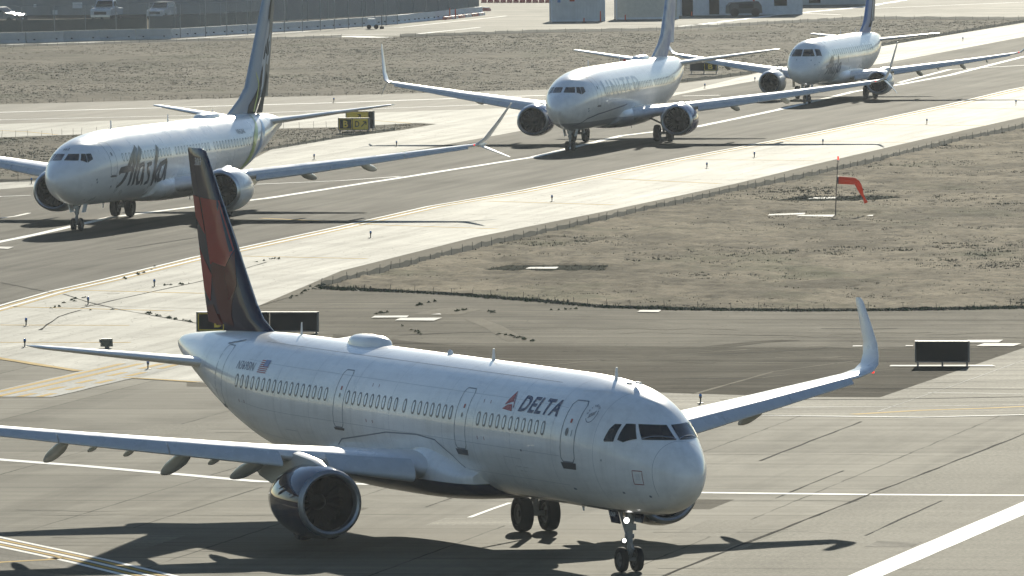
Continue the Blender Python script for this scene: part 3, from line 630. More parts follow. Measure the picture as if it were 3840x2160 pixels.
def fin_art(st, pts, side, name, mat, parent, off=.012, cuts=3):
    P = [Vector((a, b, 0)) for a, b in pts]; bm = bmesh.new(); vs = [bm.verts.new(p) for p in P]
    for t in tessellate_polygon([P]):
        try: bm.faces.new([vs[i] for i in t])
        except ValueError: pass
    bmesh.ops.subdivide_edges(bm, edges=bm.edges[:], cuts=cuts, use_grid_fill=True); bmesh.ops.triangulate(bm, faces=bm.faces[:]); bm.verts.index_update()
    m = MB(); m.add([fin_pt(st, v.co.x, v.co.y, side, off) for v in bm.verts], [tuple(v.index for v in f.verts) for f in bm.faces]); bm.free()
    return m.build(name, mat, parent, fixn=False)
def plane_text(txt, o, ux, uz, mat, parent, name='lettering', bold=.0, shear=0):     # flat writing: corner o, full-width vector ux, full-height vector uz
    V, Fc = text_mesh(txt, bold, cuts=0); o, ux, uz = Vector(o), Vector(ux), Vector(uz); m = MB()
    m.add([o+ux*(u+shear*v_)+uz*v_ for u, v_ in V], Fc); return m.build(name, mat, parent, smooth=False, fixn=False)
def wing(secs, side, parent, mat, slats, canoes, lightm=None, zadd=0.0, wlet=None, tip_light=None):
    S = [((q[0][0], q[0][1], q[0][2]+zadd*q[0][1]), *q[1:]) for q in secs]
    wg = surf_mesh(S, side, {}, 'wing', mat, parent, 16)
    for y0, y1, ex in slats: slat(S, y0, y1, side, m_slat, wg, ext=ex)
    for (s0, y, L, wd, ht, dr) in canoes:
        a = lerp_sec(S, y); canoe(a[0][0]+s0, side*y, a[0][2]-.22, L, wd, ht, dr, m_fair, wg)
    for k in (wlet or []):
        surf_mesh([((q[0][0], q[0][1], q[0][2]+zadd*16), *q[1:]) for q in k], side, {'camber': 0}, 'winglet', mat, wg, 12)
    if tip_light:
        b = MB(); p = tip_light; b.lathe([(-.08, .02), (-.04, .045), (.03, .05), (.08, .02)], (-p[0], side*p[1], p[2]+zadd*16), (1, 0, 0), 10); b.build('navigation_lamp', m_nav if side > 0 else M('green lamp glass', (.02, .25, .12), .15), wg)
    return wg
def plane(name, label, pose, zpad, group='airliners taxiing in line'):
    return thing(name, label, 'airliner', (pose[0], pose[1], zpad), R(pose[2])-math.pi/2, group)

# ================= foreground twin-jet, navy and red fin =================
T = plane('airliner', 'white airliner with navy and red tail fin nearest in the foreground', (5.412, 305.51, 22.02), .010)
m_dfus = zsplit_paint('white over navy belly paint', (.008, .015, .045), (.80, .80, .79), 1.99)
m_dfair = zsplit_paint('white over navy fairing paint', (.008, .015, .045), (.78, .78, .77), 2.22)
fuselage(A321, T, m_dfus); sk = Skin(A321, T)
b = MB(); rings = []
for k in range(25):
    t = k/24; s_ = 13.6+t*13.6; e = (max(0, 1-abs(2*t-1)**3.0))**.5; th = [i*2*math.pi/40 for i in range(40)]
    hw = 1.75+.5*e; zt = 2.6+.95*math.exp(-((s_-17.4)/2.4)**2); zb = 1.95-.45*e
    rings.append([(-s_, hw*math.copysign(abs(math.sin(q))**.6, math.sin(q)), (zt if math.cos(q) > 0 else 2.4)*0+(2.4+(zt-2.4)*math.cos(q) if math.cos(q) > 0 else 2.4+(2.4-zb)*math.copysign(abs(math.cos(q))**.8, math.cos(q)))) for q in th])
b.loft(rings); b.build('belly_fairing', m_dfair, T, ang=70)
WS = [((14.6, .6, 2.38), 7.6, .12, 5), ((16.2, 1.9, 2.52), 6.2, .15, 5), ((17.4, 4.2, 2.78), 4.95, .13, 5), ((18.6, 6.4, 3.0), 3.85, .12, 5), ((21.3, 11.6, 3.50), 2.65, .115, 6), ((23.65, 16.1, 3.96), 1.66, .11, 8), ((24.1, 16.75, 4.07), 1.55, .105, 18),
      ((24.45, 17.08, 4.25), 1.42, .1, 42), ((24.75, 17.23, 4.52), 1.28, .095, 66), ((25.05, 17.31, 4.9), 1.12, .09, 79), ((25.9, 17.44, 5.6), .86, .09, 81), ((26.7, 17.56, 6.2), .62, .09, 82), ((26.95, 17.58, 6.32), .4, .06, 82)]
CAN = [(1.2, 6.3, 3.3, .5, .52, .85), (1.0, 8.5, 2.8, .5, .52, .9), (.7, 12.1, 2.3, .42, .44, .8), (.8, 7.7, 1.3, .16, .26, .35), (.7, 10.2, 1.1, .15, .24, .3), (.55, 11.3, 1.0, .14, .2, .25)]
for sd in (1, -1):
    wg = wing(WS, sd, T, m_wing, [(2.75, 5.15, .16), (6.4, 9.55, .13), (9.58, 12.65, .12), (12.68, 15.6, .11)], CAN, zadd=(.036 if sd > 0 else .004), tip_light=(24.22, 16.78, 4.06))
    NAC = [(.0, .955), (.02, 1.0), (.07, 1.045), (.13, 1.072), (.5, 1.145), (1.1, 1.18), (1.9, 1.165), (2.6, 1.06), (3.2, .9), (3.25, .86), (3.0, .82), (2.4, .8)]
    en = engine(15.55, sd*5.75, 1.64, NAC, .13, .86, T, m_nvg, M('brushed lip metal', (.25, .27, .29), .42, metal=.8), pyl=[(16.0, 2.62, 2.78, .22), (16.8, 2.55, 2.98, .42), (18.4, 2.3, 3.12, .5), (19.6, 1.9, 3.0, .5), (21.4, 2.2, 2.9, .4), (22.6, 2.62, 2.85, .12)],
                nz=[(2.4, .74), (3.0, .70), (3.7, .56), (4.3, .40), (4.25, .36), (4.2, .3), (4.9, .06)], fan_s=1.15)
    b = MB(); b.box((-16.6, sd*5.75-.95, 2.28), (.9, .03, .3)); 
    gear_main(1.0, 21.97, sd*3.795, .585, .43, .465, 2.45, T)
    surf_mesh([((38.5, .2, 4.66), 4.1, .1, 6), ((38.9, .9, 4.72), 3.75, .1, 6), ((41.75, 5.9, 5.27), 1.6, .09, 6), ((42.05, 6.15, 5.3), 1.2, .08, 6), ((42.5, 6.23, 5.31), .6, .06, 6)], sd, {'camber': 0}, 'tailplane', m_wht, T)
VT = [(5.45, 34.9, 41.8, .05), (5.95, 35.8, 42.0, .07), (6.3, 36.75, 42.12, .09), (6.8, 37.4, 42.3, .10), (11.55, 41.85, 43.78, .095), (11.78, 42.1, 43.82, .08), (11.86, 42.5, 43.8, .03)]
vf = fin(VT, T, m_nvy)
m_artr = paint('bright red tail paint', (.25, .014, .018), .2, .0, .03, .12); m_artd = paint('maroon tail paint', (.085, .01, .014), .2, .0, .03, .12)
for sd in (-1, 1):
    fin_art(VT, [(.03, 10.15), (.03, 8.55), (.30, 7.95), (.62, 8.05), (.70, 7.95), (.66, 10.2)], sd, 'tail_emblem', m_artr, vf)
    fin_art(VT, [(.71, 10.2), (.71, 8.95), (.99, 9.5), (.99, 10.25)], sd, 'tail_emblem', m_artr, vf)
    fin_art(VT, [(.03, 8.5), (.30, 7.93), (.62, 8.03), (.70, 7.9), (.70, 6.1), (.52, 5.95), (.36, 6.7), (.16, 7.4)], sd, 'tail_emblem', m_artd, vf)
    fin_art(VT, [(.71, 7.6), (.99, 8.5), (.99, 7.1), (.86, 6.7)], sd, 'tail_emblem', m_artr, vf)
    fin_art(VT, [(.72, 5.9), (.80, 6.6), (.99, 6.5), (.99, 6.0)], sd, 'tail_emblem', m_artd, vf)
plane_text('3069', fin_pt(VT, .62, 11.28, -1, .03), (.62, 0, 0), (.03, 0, .26), m_wht, vf, 'lettering')
# skin details
def cockpit(sk, front, sides, glass=m_glass):
    for sd in (1, -1):
        sk.pane([(sd*t, z) for t, z in front], 'cockpit_window', glass)
        for w_ in sides: sk.poly(sk.zs(w_, sd), 'cockpit_window', glass, .012, 3)
cockpit(sk, [(.065, 4.275), (.06, 4.69), (.64, 4.715), (.86, 4.27)], [[(2.02, 4.285), (2.42, 4.71), (2.73, 4.71), (2.76, 4.23), (2.47, 4.17)], [(2.91, 4.17), (2.87, 4.69), (3.15, 4.69), (3.28, 4.53), (3.39, 4.20), (3.35, 4.15)]])
sk.line([(1.14, .05), (1.5, .47), (1.87, .86)], .035, 'wiper', m_seam, .03); sk.line([(1.14, -.05), (1.5, -.47), (1.87, -.86)], .035, 'wiper', m_seam, .03)
sk.door(4.97, 5.88, 3.42, 5.28, -1, .045, .22, (5.52, 4.34, .1)); sk.door(13.62, 14.52, 3.34, 5.22, -1, .04, .2, (14.0, 4.4, .06)); sk.door(24.30, 25.15, 3.42, 5.25, -1, .04, .1, (24.7, 4.45, .06)); sk.door(36.2, 37.0, 3.5, 5.48, -1, .04, .1)
for a, n_ in ((7.28, 11), (14.98, 7), (19.72, 9), (25.95, 17)):
    for i in range(n_): sk.window(a+i*.533, 4.42 if a > 8 else 4.36, -1, .29, .45, .062)
sk.window(18.95, 4.42, -1, .29, .45, .062)
for s_ in (5.42, 13.98, 24.72): sk.grid(sk.zs([(s_-.07, 4.62), (s_+.05, 4.62), (s_+.05, 4.74), (s_-.07, 4.74)], -1), 1, 1, 'door_marking', m_red)
sk.line(sk.zs([(5.22, 4.22), (5.2, 4.42)], -1), .03, 'door_marking', m_seam)
lettering(sk, 'DELTA', 9.64, 6.50, 4.75, 5.24, -1, m_navyL, .34, .028, spacing=1.12)
sk.poly(sk.zs([(10.93, 4.76), (10.62, 4.90), (10.28, 4.93), (10.10, 4.72)], -1), 'emblem', m_red); sk.poly(sk.zs([(10.86, 4.88), (10.46, 5.32), (10.30, 5.05), (10.22, 5.0), (10.40, 4.99)], -1), 'emblem', m_red)
sk.poly(sk.zs([(10.44, 5.32), (10.10, 4.80), (10.04, 4.86), (10.18, 5.06)], -1), 'emblem', m_drd)
lettering(sk, 'N369DN', 34.86, 33.16, 4.80, 5.07, -1, NT('registration grey').set(col=(.09, .11, .17), rough=.4).mat, .15, .0)
m_flw = NT('flag white').set(col=(.7, .7, .7), rough=.3).mat; m_flb = NT('flag blue').set(col=(.05, .09, .25), rough=.3).mat
fl = None
for i in range(7):
    z0 = 4.78+i*.0615; sh = lambda z: -(z-4.78)*.55*-1
    f_ = lambda s_, z: (s_+(z-4.78)*.0-.0, z)
    s1 = 32.02 if i < 4 else 32.38
    st_ = sk.zs([(32.72, z0), (s1-.13 if i < 4 else s1, z0), (s1-.13 if i < 4 else s1, z0+.033), (32.72, z0+.033)], -1)
    o = sk.grid(st_, 6, 1, 'flag', m_red, parent=fl); fl = fl or o
sk.grid(sk.zs([(32.38, 4.99), (31.92, 4.99), (31.92, 5.2), (32.38, 5.2)], -1), 5, 4, 'flag_canton', m_flb, .009, fl)
c_ = (4.45, 4.92); P_ = lambda r, a: (c_[0]-r*math.cos(a), c_[1]+r*math.sin(a))
sk.line(sk.zs([P_(.24, R(a)) for a in range(-150, 41, 12)], -1), .018, 'emblem', m_navyL, n=2)
for k in (-1, 0, 1): sk.line(sk.zs([(c_[0]+.13, c_[1]-.07+k*.045), (c_[0]+.05, c_[1]-.02+k*.05), (c_[0]-.05, c_[1]+.01+k*.04), (c_[0]-.13, c_[1]+.06+k*.045)], -1), .018, 'emblem', m_navyL, n=3)
for i, ch in enumerate('SKYTEAM'):
    a = R(175-i*21); p = P_(.25, a); V, Fc = text_mesh(ch); m = MB(); r_ = a-R(90)
    q = [(p[0]-((u-.5)*.055*math.cos(r_)-(v_-.5)*.07*math.sin(r_)), p[1]+(u-.5)*.055*math.sin(r_)+(v_-.5)*.07*math.cos(r_)) for u, v_ in V]
    m.add(sk.at(sk.zs(q, -1), .009), Fc); m.build('lettering', m_navyL, T, fixn=False)
sk.line([(1.06, t) for t in np.linspace(-2.3, 2.3, 25)], .012, 'radome_seam', m_seam, .004, n=2)
sk.line(sk.zs([(1.93, 2.93), (1.49, 2.93), (1.49, 3.34), (1.93, 3.34)], -1), .025, 'access_panel', m_drd, .006, True); sk.grid(sk.zs([(1.8, 3.06), (1.6, 3.06), (1.6, 3.26), (1.8, 3.26)], -1), 2, 2, 'access_panel', m_wing, .008)
for s0, s1, z in ((8.1, 9.9, 3.05), (8.1, 9.9, 2.92), (28.6, 30.4, 3.3), (28.6, 30.4, 3.18)): sk.line(sk.zs([(s0, z), (s1, z)], -1), .035, 'drip_rail', m_wht, .02)
sk.line([(8, -.50), (34, -.50)], .02, 'skin_seam', m_seam, .003, n=40); sk.line(sk.zs([(35.9, 5.67), (37.2, 5.5)], -1), .06, 'drip_rail', m_seam, .015); sk.line(sk.zs([(4.5, 5.56), (6.0, 5.56)], -1), .03, 'drip_rail', m_wht, .02)
sk.line([(25.4, -2.12), (24.81, -2.0), (20.52, -1.765), (17.83, -1.725), (16.27, -1.765), (15.05, -1.99), (14.4, -2.2)], .04, 'fairing_seam', m_seam, .012, n=5)
m_pan = NT('panel joint').set(col=(.46, .48, .50), rough=.4).mat
for s_ in (3.9, 6.6, 9.9, 13.0, 15.6, 20.2, 23.6, 27.4, 30.6, 33.4, 35.6, 38.6): sk.line([(s_, t) for t in np.linspace(-2.75, -.1, 14)], .022, 'panel_joint', m_pan, .002, n=2)
for t_ in (-.95, -1.72, -2.2): sk.line([(6, t_), (34, t_)], .018, 'panel_joint', m_pan, .002, n=40)
for s0, s1, z0, z1 in ((9.2, 10.6, 2.3, 3.3), (28.8, 30.0, 2.35, 3.05)): sk.line(sk.zs([(s0, z0), (s1, z0), (s1, z1), (s0, z1)], -1), .022, 'cargo_door', m_pan, .003, True)
for s_ in (12.0, 21.6, 33.6):
    for d_, z in ((0, 4.86), (.55, 4.86), (0, 3.72), (.55, 3.72)): sk.line(sk.zs([(s_+d_, z), (s_+d_+.05, z+.1)], -1), .035, 'service_marking', m_drd, .006, n=1)
sk.grid(sk.zs([(12.32, 3.66), (12.22, 3.66), (12.22, 3.84), (12.32, 3.84)], -1), 1, 1, 'wing_scan_lamp', m_flw)
for s_, z, w_ in ((2.6, 2.6, .12), (3.4, 3.55, .05), (8.9, 3.55, .14), (5.6, 2.55, .2), (1.35, 2.55, .1)): sk.grid(sk.zs([(s_+w_, z), (s_, z), (s_, z+.06), (s_+w_, z+.06)], -1), 1, 1, 'sensor', m_seam, .02)
blade(T, 5.8, 5.88, .36, .34); blade(T, 15.9, 5.95, .38, .34); blade(T, 33.0, 5.95, .42, .24, .1)
for s_, y in ((4.5, .12), (4.3, -.25)): b = MB(); b.box((-s_, y, 5.83), (.35, .07, .07)); b.build('antenna', m_wing, T)
b = MB(); b.lathe([(-.02, .1), (.08, .09), (.14, .05), (.16, .005)], (-19.75, 0, 5.95), (0, 0, 1), 14); b.build('beacon', m_wht, T)
radome(T, 25.3, 28.4, 5.96, .95, .30, m_wht)
b = MB(); b.box((-34.6, -.35, 2.45), (.9, .05, .5)); b.box((-34.6, .35, 2.45), (.9, .05, .5)); b.build('drain_mast', m_fair, T, smooth=False)
blade(T, 8.6, 1.9, .25, .3, .1, up=-1); blade(T, 20.0, 1.55, .22, .3, .1, up=-1)
gn = gear_nose(1.0, A321, 5.07, .385, .225, .25, 1.95, T, [(-.16, 1.60, .10), (-.24, .98, .07)], .5, doorcol=m_nvy)
plane_text('3069', (-5.5, -.475, 1.72), (.5, 0, 0), (0, 0, .13), m_flw, gn)

# ================= the two single-aisle jets of the same family, and the regional jet =================
def jet737(label, pose, fusm, engm, finm, ruddm, eng, wl, lipm=None):
    T = plane('airliner', label, pose, .022); F = B737; fuselage(F, T, fusm); sk = Skin(F, T)
    b = MB(); rings = []
    for k in range(19):
        t = k/18; e = (max(0, 1-abs(2*t-1)**2.6))**.5
        rings.append([(-(13.6+t*12.2), (1.5+.5*e)*math.copysign(abs(math.sin(q))**.8, math.sin(q)), 1.95+(.75*math.cos(q) if math.cos(q) > 0 else (.62+.3*e)*math.cos(q))) for q in [i*2*math.pi/32 for i in range(32)]])
    b.loft(rings); b.build('belly_fairing', fusm, T, ang=70)
    ws = [((14.0, .5, 1.8), 9.6, .10, 6), ((15.6, 1.8, 1.95), 8.0, .12, 6), ((17.4, 3.2, 2.13), 6.2, .12, 6), ((18.75, 4.83, 2.34), 4.95, .12, 6), ((21.9, 10.8, 3.08), 3.15, .11, 7), ((24.9, 16.4, 3.8), 1.75, .105, 8), ((25.2, 16.75, 3.86), 1.6, .10, 10)]
    for sd in (1, -1):
        wing(ws, sd, T, m_wing, [(5.6, 9.3, .06), (9.33, 13.0, .06), (13.03, 16.2, .05)], [(2.0, 7.2, 3.4, .4, .5, .5), (1.5, 10.4, 3.2, .38, .46, .45), (2.2, 3.6, 3.0, .4, .5, .4)], wlet=wl, tip_light=(25.0, 16.5, 3.85))
        engine(eng[0], sd*4.83, eng[1], eng[2], .17, eng[3], T, engm, lipm, eng[4], pyl=[(eng[0]+.5, eng[1]+eng[5], eng[1]+eng[5]+.1, .25), (eng[0]+1.6, eng[1]+eng[5]-.1, eng[1]+eng[5]+.28, .5), (18.9, 2.0, 2.62, .5), (20.6, 1.8, 2.7, .45), (22.2, 2.1, 2.6, .15)], nz=[(2.6, .66), (3.4, .58), (4.2, .4), (4.7, .36), (5.2, .05)], fan_s=1.0, blades=18 if eng[3] > .9 else 24)
        gear_main(.92, 21.15, sd*2.86, .565, .4, .43, 1.75, T)
        surf_mesh([((36.6, .2, 4.62), 4.0, .1, 7), ((37.0, .7, 4.7), 3.7, .1, 7), ((40.45, 6.9, 5.52), 1.35, .09, 7), ((40.7, 7.15, 5.55), .95, .07, 7)], sd, {'camber': 0}, 'tailplane', m_wht, T)
    VT = [(5.0, 30.9, 39.6, .02), (5.45, 32.3, 39.75, .03), (6.1, 34.2, 39.95, .05), (6.75, 35.5, 40.12, .085), (11.9, 39.3, 41.6, .09), (12.35, 39.75, 41.7, .08), (12.5, 40.2, 41.7, .03)]
    vf = fin(VT, T, finm, rmat=ruddm)
    cockpit(sk, [(.075, 3.90), (.07, 4.215), (.50, 4.215), (.69, 3.87)], [[(2.12, 3.87), (2.61, 4.21), (2.83, 4.20), (2.42, 3.74)], [(2.47, 3.74), (2.87, 4.20), (3.22, 4.20), (3.06, 3.90)]])
    sk.door(4.85, 5.70, 2.95, 4.78, 1, .045, .1, (5.27, 4.1, .09), m_seam if True else None)
    for i in range(45):
        if i in (16, 29, 44): continue
        sk.window(6.75+i*.56, 3.86, 1, .30, .46, .05, name='cabin_window')
    blade(T, 10.0, 5.3, .45, .4); blade(T, 20.5, 5.3, .42, .36); blade(T, 29.0, 5.3, .4, .3)
    blade(T, 8.5, 1.32, .3, .3, .1, up=-1); blade(T, 24.5, 1.1, .3, .3, .1, up=-1)
    for s_, z in ((3.1, 2.75), (3.2, 2.6), (5.2, 2.3)): sk.grid(sk.zs([(s_, z), (s_+.16, z), (s_+.16, z+.1), (s_, z+.1)], 1), 1, 1, 'sensor', m_seam, .02)
    sk.line([(8, .42), (33, .42)], .02, 'skin_seam', m_seam, .003, n=40)
    radome(T, 26.0, 30.0, 5.3, .95, .26, m_wht)
    return T, sk, VT, vf
N737 = [(.0, .955), (.025, 1.0), (.08, 1.04), (.17, 1.075), (.5, 1.13), (1.2, 1.16), (2.2, 1.1), (3.2, .92), (3.25, .88), (2.6, .8)]
NMAX = [(.0, 1.03), (.025, 1.08), (.08, 1.13), (.17, 1.17), (.5, 1.24), (1.2, 1.28), (2.2, 1.22), (3.3, 1.0), (3.35, .96), (2.6, .86)]
WMAX = [[((24.95, 16.5, 3.83), 1.55, .09, 20), ((25.4, 16.9, 4.15), 1.25, .09, 45), ((26.3, 17.5, 5.15), .85, .08, 58), ((27.2, 18.0, 6.1), .4, .06, 60)], [((25.3, 16.6, 3.80), 1.1, .08, -15), ((26.0, 17.3, 3.45), .75, .08, -26), ((26.8, 18.0, 3.1), .35, .06, -28)]]
WSSW = [[((24.95, 16.6, 3.83), 1.55, .09, 15), ((25.3, 17.0, 4.0), 1.35, .09, 42), ((25.8, 17.22, 4.5), 1.1, .08, 70), ((26.9, 17.55, 6.1), .55, .07, 79), ((27.2, 17.6, 6.4), .3, .05, 79)], [((25.6, 16.95, 3.86), .8, .08, -30), ((26.4, 17.35, 3.35), .5, .08, -50), ((27.0, 17.6, 2.95), .2, .06, -52)]]
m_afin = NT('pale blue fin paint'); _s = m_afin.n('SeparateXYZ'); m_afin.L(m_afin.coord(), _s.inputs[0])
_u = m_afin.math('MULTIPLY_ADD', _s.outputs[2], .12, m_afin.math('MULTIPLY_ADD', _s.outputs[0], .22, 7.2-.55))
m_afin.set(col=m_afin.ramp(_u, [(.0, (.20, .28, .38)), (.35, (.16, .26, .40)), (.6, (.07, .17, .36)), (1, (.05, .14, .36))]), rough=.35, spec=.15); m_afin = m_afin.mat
m_gry = paint('grey rudder paint', (.15, .16, .155), .4, .0, .05, .12)
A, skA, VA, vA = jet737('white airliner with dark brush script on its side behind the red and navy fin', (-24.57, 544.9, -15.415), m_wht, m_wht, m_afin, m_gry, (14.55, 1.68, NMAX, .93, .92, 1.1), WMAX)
m_scr = NT('slate script paint').set(col=(.03, .036, .05), rough=.35, spec=.25).mat
STR = {'A1': ([(6.22, 2.26), (6.73, 2.47), (7.10, 2.79), (7.43, 3.31), (8.16, 3.82), (9.40, 4.34)], [.16, .3, .36, .4, .34, .22]), 'A2': ([(6.00, 2.99), (6.23, 3.18), (7.15, 3.21), (8.05, 3.20)], [.2, .34, .38, .25]),
       'A3': ([(9.40, 4.34), (8.43, 3.59), (8.06, 2.89), (8.14, 2.28)], [.34, .5, .45, .34]), 'l': ([(10.08, 4.28), (9.10, 3.57), (8.67, 2.87), (8.90, 2.27)], [.34, .42, .4, .34]),
       'a': ([(10.05, 3.40), (9.38, 3.29), (9.19, 2.71), (9.62, 2.34), (10.09, 2.36), (10.00, 2.82), (10.13, 3.40), (10.15, 2.81), (10.60, 2.21)], [.2, .3, .3, .26, .22, .24, .3, .34, .25]),
       's': ([(11.56, 3.37), (10.81, 3.28), (10.92, 3.01), (11.37, 2.72), (11.54, 2.35), (11.03, 2.26)], [.2, .28, .28, .28, .28, .2]), 'k': ([(13.12, 4.23), (12.32, 3.45), (12.19, 2.74), (12.65, 2.06)], [.34, .42, .4, .25]),
       'k2': ([(13.24, 3.31), (12.37, 2.75), (13.21, 2.27)], [.26, .28, .22]), 'a2': ([(14.23, 3.41), (13.33, 3.24), (13.05, 2.70), (13.44, 2.35), (13.98, 2.35), (13.95, 2.81), (14.30, 3.43), (14.22, 2.84), (14.63, 2.28)], [.2, .3, .3, .26, .22, .24, .3, .34, .25])}
for i, (k, (p, w_)) in enumerate(STR.items()): skA.line(skA.zs(p, 1), .3, 'lettering', m_scr, .008+.0012*i, widths=w_)
lettering(skA, 'N962AK', 28.6, 30.2, 4.32, 4.58, 1, m_scr, 0, .0)
V, Fc = text_mesh('962'); m = MB(); m.add(skA.at([(2.62+.24*v_, -.26+.28*u) for u, v_ in V], .008), Fc); m.build('lettering', m_scr, A, fixn=False)
m_grn = NT('lime stripe').set(col=(.30, .42, .08), rough=.3).mat; m_sky = NT('pale blue stripe').set(col=(.14, .32, .55), rough=.3).mat
skA.line([(34.6, .35), (33.34, .878), (31.65, 1.404), (30.85, 1.821), (29.96, 2.139), (29.0, 2.4)], .5, 'tail_stripe', m_grn, .008, widths=[.12, .2, .5, .6, .5, .3])
skA.line([(35.6, .5), (34.45, 1.08), (33.03, 1.613), (32.0, 1.95), (31.0, 2.3)], .5, 'tail_stripe', m_sky, .009, widths=[.15, .3, .5, .4, .2])
m_d1 = NT('charcoal fin artwork').set(col=(.03, .034, .034), rough=.6, spec=.05).mat; m_d2 = NT('pale fin artwork').set(col=(.42, .46, .5), rough=.5, spec=.1).mat
for pts, mt, of in (([(.50, 5.15), (.40, 5.7), (.44, 6.6), (.48, 7.6), (.54, 8.0), (.58, 7.3), (.64, 6.4), (.69, 5.9), (.69, 5.2)], m_d1, .012), ([(.44, 8.0), (.47, 9.3), (.53, 10.2), (.62, 10.4), (.69, 9.6), (.69, 7.9), (.58, 7.6)], m_d2, .012),
                    ([(.50, 8.3), (.53, 8.9), (.58, 9.3), (.60, 8.7), (.56, 8.2)], m_d1, .02), ([(.62, 8.6), (.63, 9.4), (.68, 9.5), (.69, 8.5)], m_d1, .02), ([(.56, 7.4), (.60, 8.0), (.66, 7.7), (.66, 6.7), (.60, 6.5)], m_d2, .02),
                    ([(.52, 10.3), (.60, 10.6), (.69, 10.2), (.69, 12.1), (.56, 12.1), (.51, 11.2)], m_d1, .012), ([(.62, 5.3), (.53, 6.1), (.40, 6.9), (.22, 7.5), (.22, 7.58), (.41, 7.05), (.56, 6.2), (.66, 5.3)], m_grn, .024), ([(.72, 5.2), (.72, 6.3), (.80, 7.6), (.90, 7.2), (.86, 6.0), (.88, 5.2)], m_d1, .02), ([(.72, 8.0), (.72, 9.4), (.84, 9.9), (.90, 8.8), (.82, 7.9)], m_d2, .02), ([(.73, 8.4), (.74, 9.2), (.80, 9.3), (.81, 8.5)], m_d1, .028)):
    fin_art(VA, pts, 1, 'tail_artwork', mt, vA, of)
gear_nose(.92, B737, 3.96, .345, .2, .2, 1.4, A, [], .5)

m_ufus = zsplit_paint('white over grey belly paint', (.30, .32, .36), (.80, .80, .79), 1.9)
m_ueng = paint('royal blue aircraft paint', (.02, .03, .15), .14, .1, .05, .3)
m_ufin = NT('blue fin paint'); _n = m_ufin.noise(m_ufin.map((.35, 1, .5)), .9, 3); m_ufin.set(col=m_ufin.ramp(_n, [(.35, (.06, .14, .34)), (.55, (.34, .42, .52)), (.7, (.12, .22, .42))]), rough=.3, spec=.15); m_ufin = m_ufin.mat  # pale streaks put the sky's reflection into the blue
U, skU, VU, vU = jet737('white airliner with blue engines, a thin dark belly line and tall split winglets', (3.055, 652.54, -11.773), m_ufus, m_ueng, m_ufin, None, (15.3, 1.55, N737, .86, .86, .98), WSSW)
m_ulet = NT('grey blue lettering').set(col=(.34, .39, .46), rough=.3).mat
lettering(skU, 'UNITED', 6.6, 18.3, 3.45, 4.5, 1, m_ulet, 0, .01, spacing=1.25)
skU.line([(2.2, 2.747), (3.0, 2.42), (3.66, 2.219), (5.5, 2.09), (8.82, 2.014), (13.34, 1.93), (14.2, 1.90)], .09, 'cheat_line', NT('navy line').set(col=(.02, .03, .1), rough=.3).mat, .008, n=8)
b = MB(); b.lathe([(-.02, .1), (.1, .1), (.17, .04), (.18, .005)], (-22.5, 0, 5.3), (0, 0, 1), 12); b.build('beacon', m_beac, U)
gear_nose(.92, B737, 3.96, .345, .2, .2, 1.4, U, [], .5)

E_ = plane('airliner', 'small white regional airliner farthest back in the queue with dark script behind its nose', (21.2235, 743.72, -12.823), .022); F = E175
fuselage(F, E_, m_wht); skE = Skin(F, E_)
b = MB(); rings = []
for k in range(17):
    t = k/16; e = (max(0, 1-abs(2*t-1)**2.6))**.5
    rings.append([(-(9.6+t*9.4), (1.15+.5*e)*math.copysign(abs(math.sin(q))**.8, math.sin(q)), 1.75+(.7*math.cos(q) if math.cos(q) > 0 else (.4+.35*e)*math.cos(q))) for q in [i*2*math.pi/28 for i in range(28)]])
b.loft(rings); b.build('belly_fairing', m_wht, E_, ang=70)
ws = [((10.2, .5, 1.62), 6.2, .10, 6), ((11.5, 1.5, 1.74), 5.2, .13, 6), ((13.0, 4.2, 2.05), 3.6, .12, 6), ((15.9, 9.5, 2.72), 2.3, .11, 7), ((17.7, 12.9, 3.2), 1.5, .10, 8), ((18.05, 13.3, 3.3), 1.35, .1, 30), ((18.5, 13.65, 3.6), 1.1, .09, 42), ((19.2, 14.2, 4.25), .7, .08, 52), ((19.6, 14.45, 4.6), .35, .06, 54)]
for sd in (1, -1):
    wing(ws, sd, E_, m_wing, [(1.9, 3.7, .05), (4.6, 8.6, .05), (8.63, 12.6, .05)], [(1.3, 5.9, 2.6, .32, .42, .5), (1.0, 9.0, 2.2, .3, .36, .4), (.9, 7.4, 1.0, .12, .2, .15), (.8, 10.8, 1.0, .12, .2, .15)], tip_light=(18.0, 13.2, 3.3))
    engine(9.2, sd*4.08, 1.33, [(.0, .76), (.02, .8), (.07, .835), (.15, .86), (.5, .92), (1.2, .95), (2.0, .9), (2.8, .72), (2.82, .68), (2.2, .62)], .15, .68, E_, m_wht, pyl=[(9.8, 2.05, 2.2, .2), (10.8, 1.95, 2.4, .4), (12.8, 1.7, 2.4, .42), (14.4, 1.6, 2.35, .35), (15.6, 1.9, 2.2, .1)], nz=[(2.2, .56), (2.8, .5), (3.5, .3), (4.0, .05)], fan_s=.9)
    gear_main(.8, 14.3, sd*2.6, .49, .32, .36, 1.6, E_)
    surf_mesh([((26.9, .2, 3.95), 3.0, .1, 7), ((27.2, .5, 4.0), 2.8, .1, 7), ((29.5, 4.8, 4.42), 1.35, .09, 7), ((29.7, 5.0, 4.44), 1.0, .07, 7)], sd, {'camber': 0}, 'tailplane', m_wht, E_)
VE = [(4.45, 23.0, 29.3, .03), (4.9, 24.2, 29.5, .05), (5.4, 25.4, 29.7, .085), (5.8, 25.9, 29.85, .1), (9.4, 28.6, 30.95, .1), (9.75, 28.95, 31.0, .08), (9.82, 29.3, 31.0, .03)]
vE = fin(VE, E_, m_afin, rmat=m_gry)
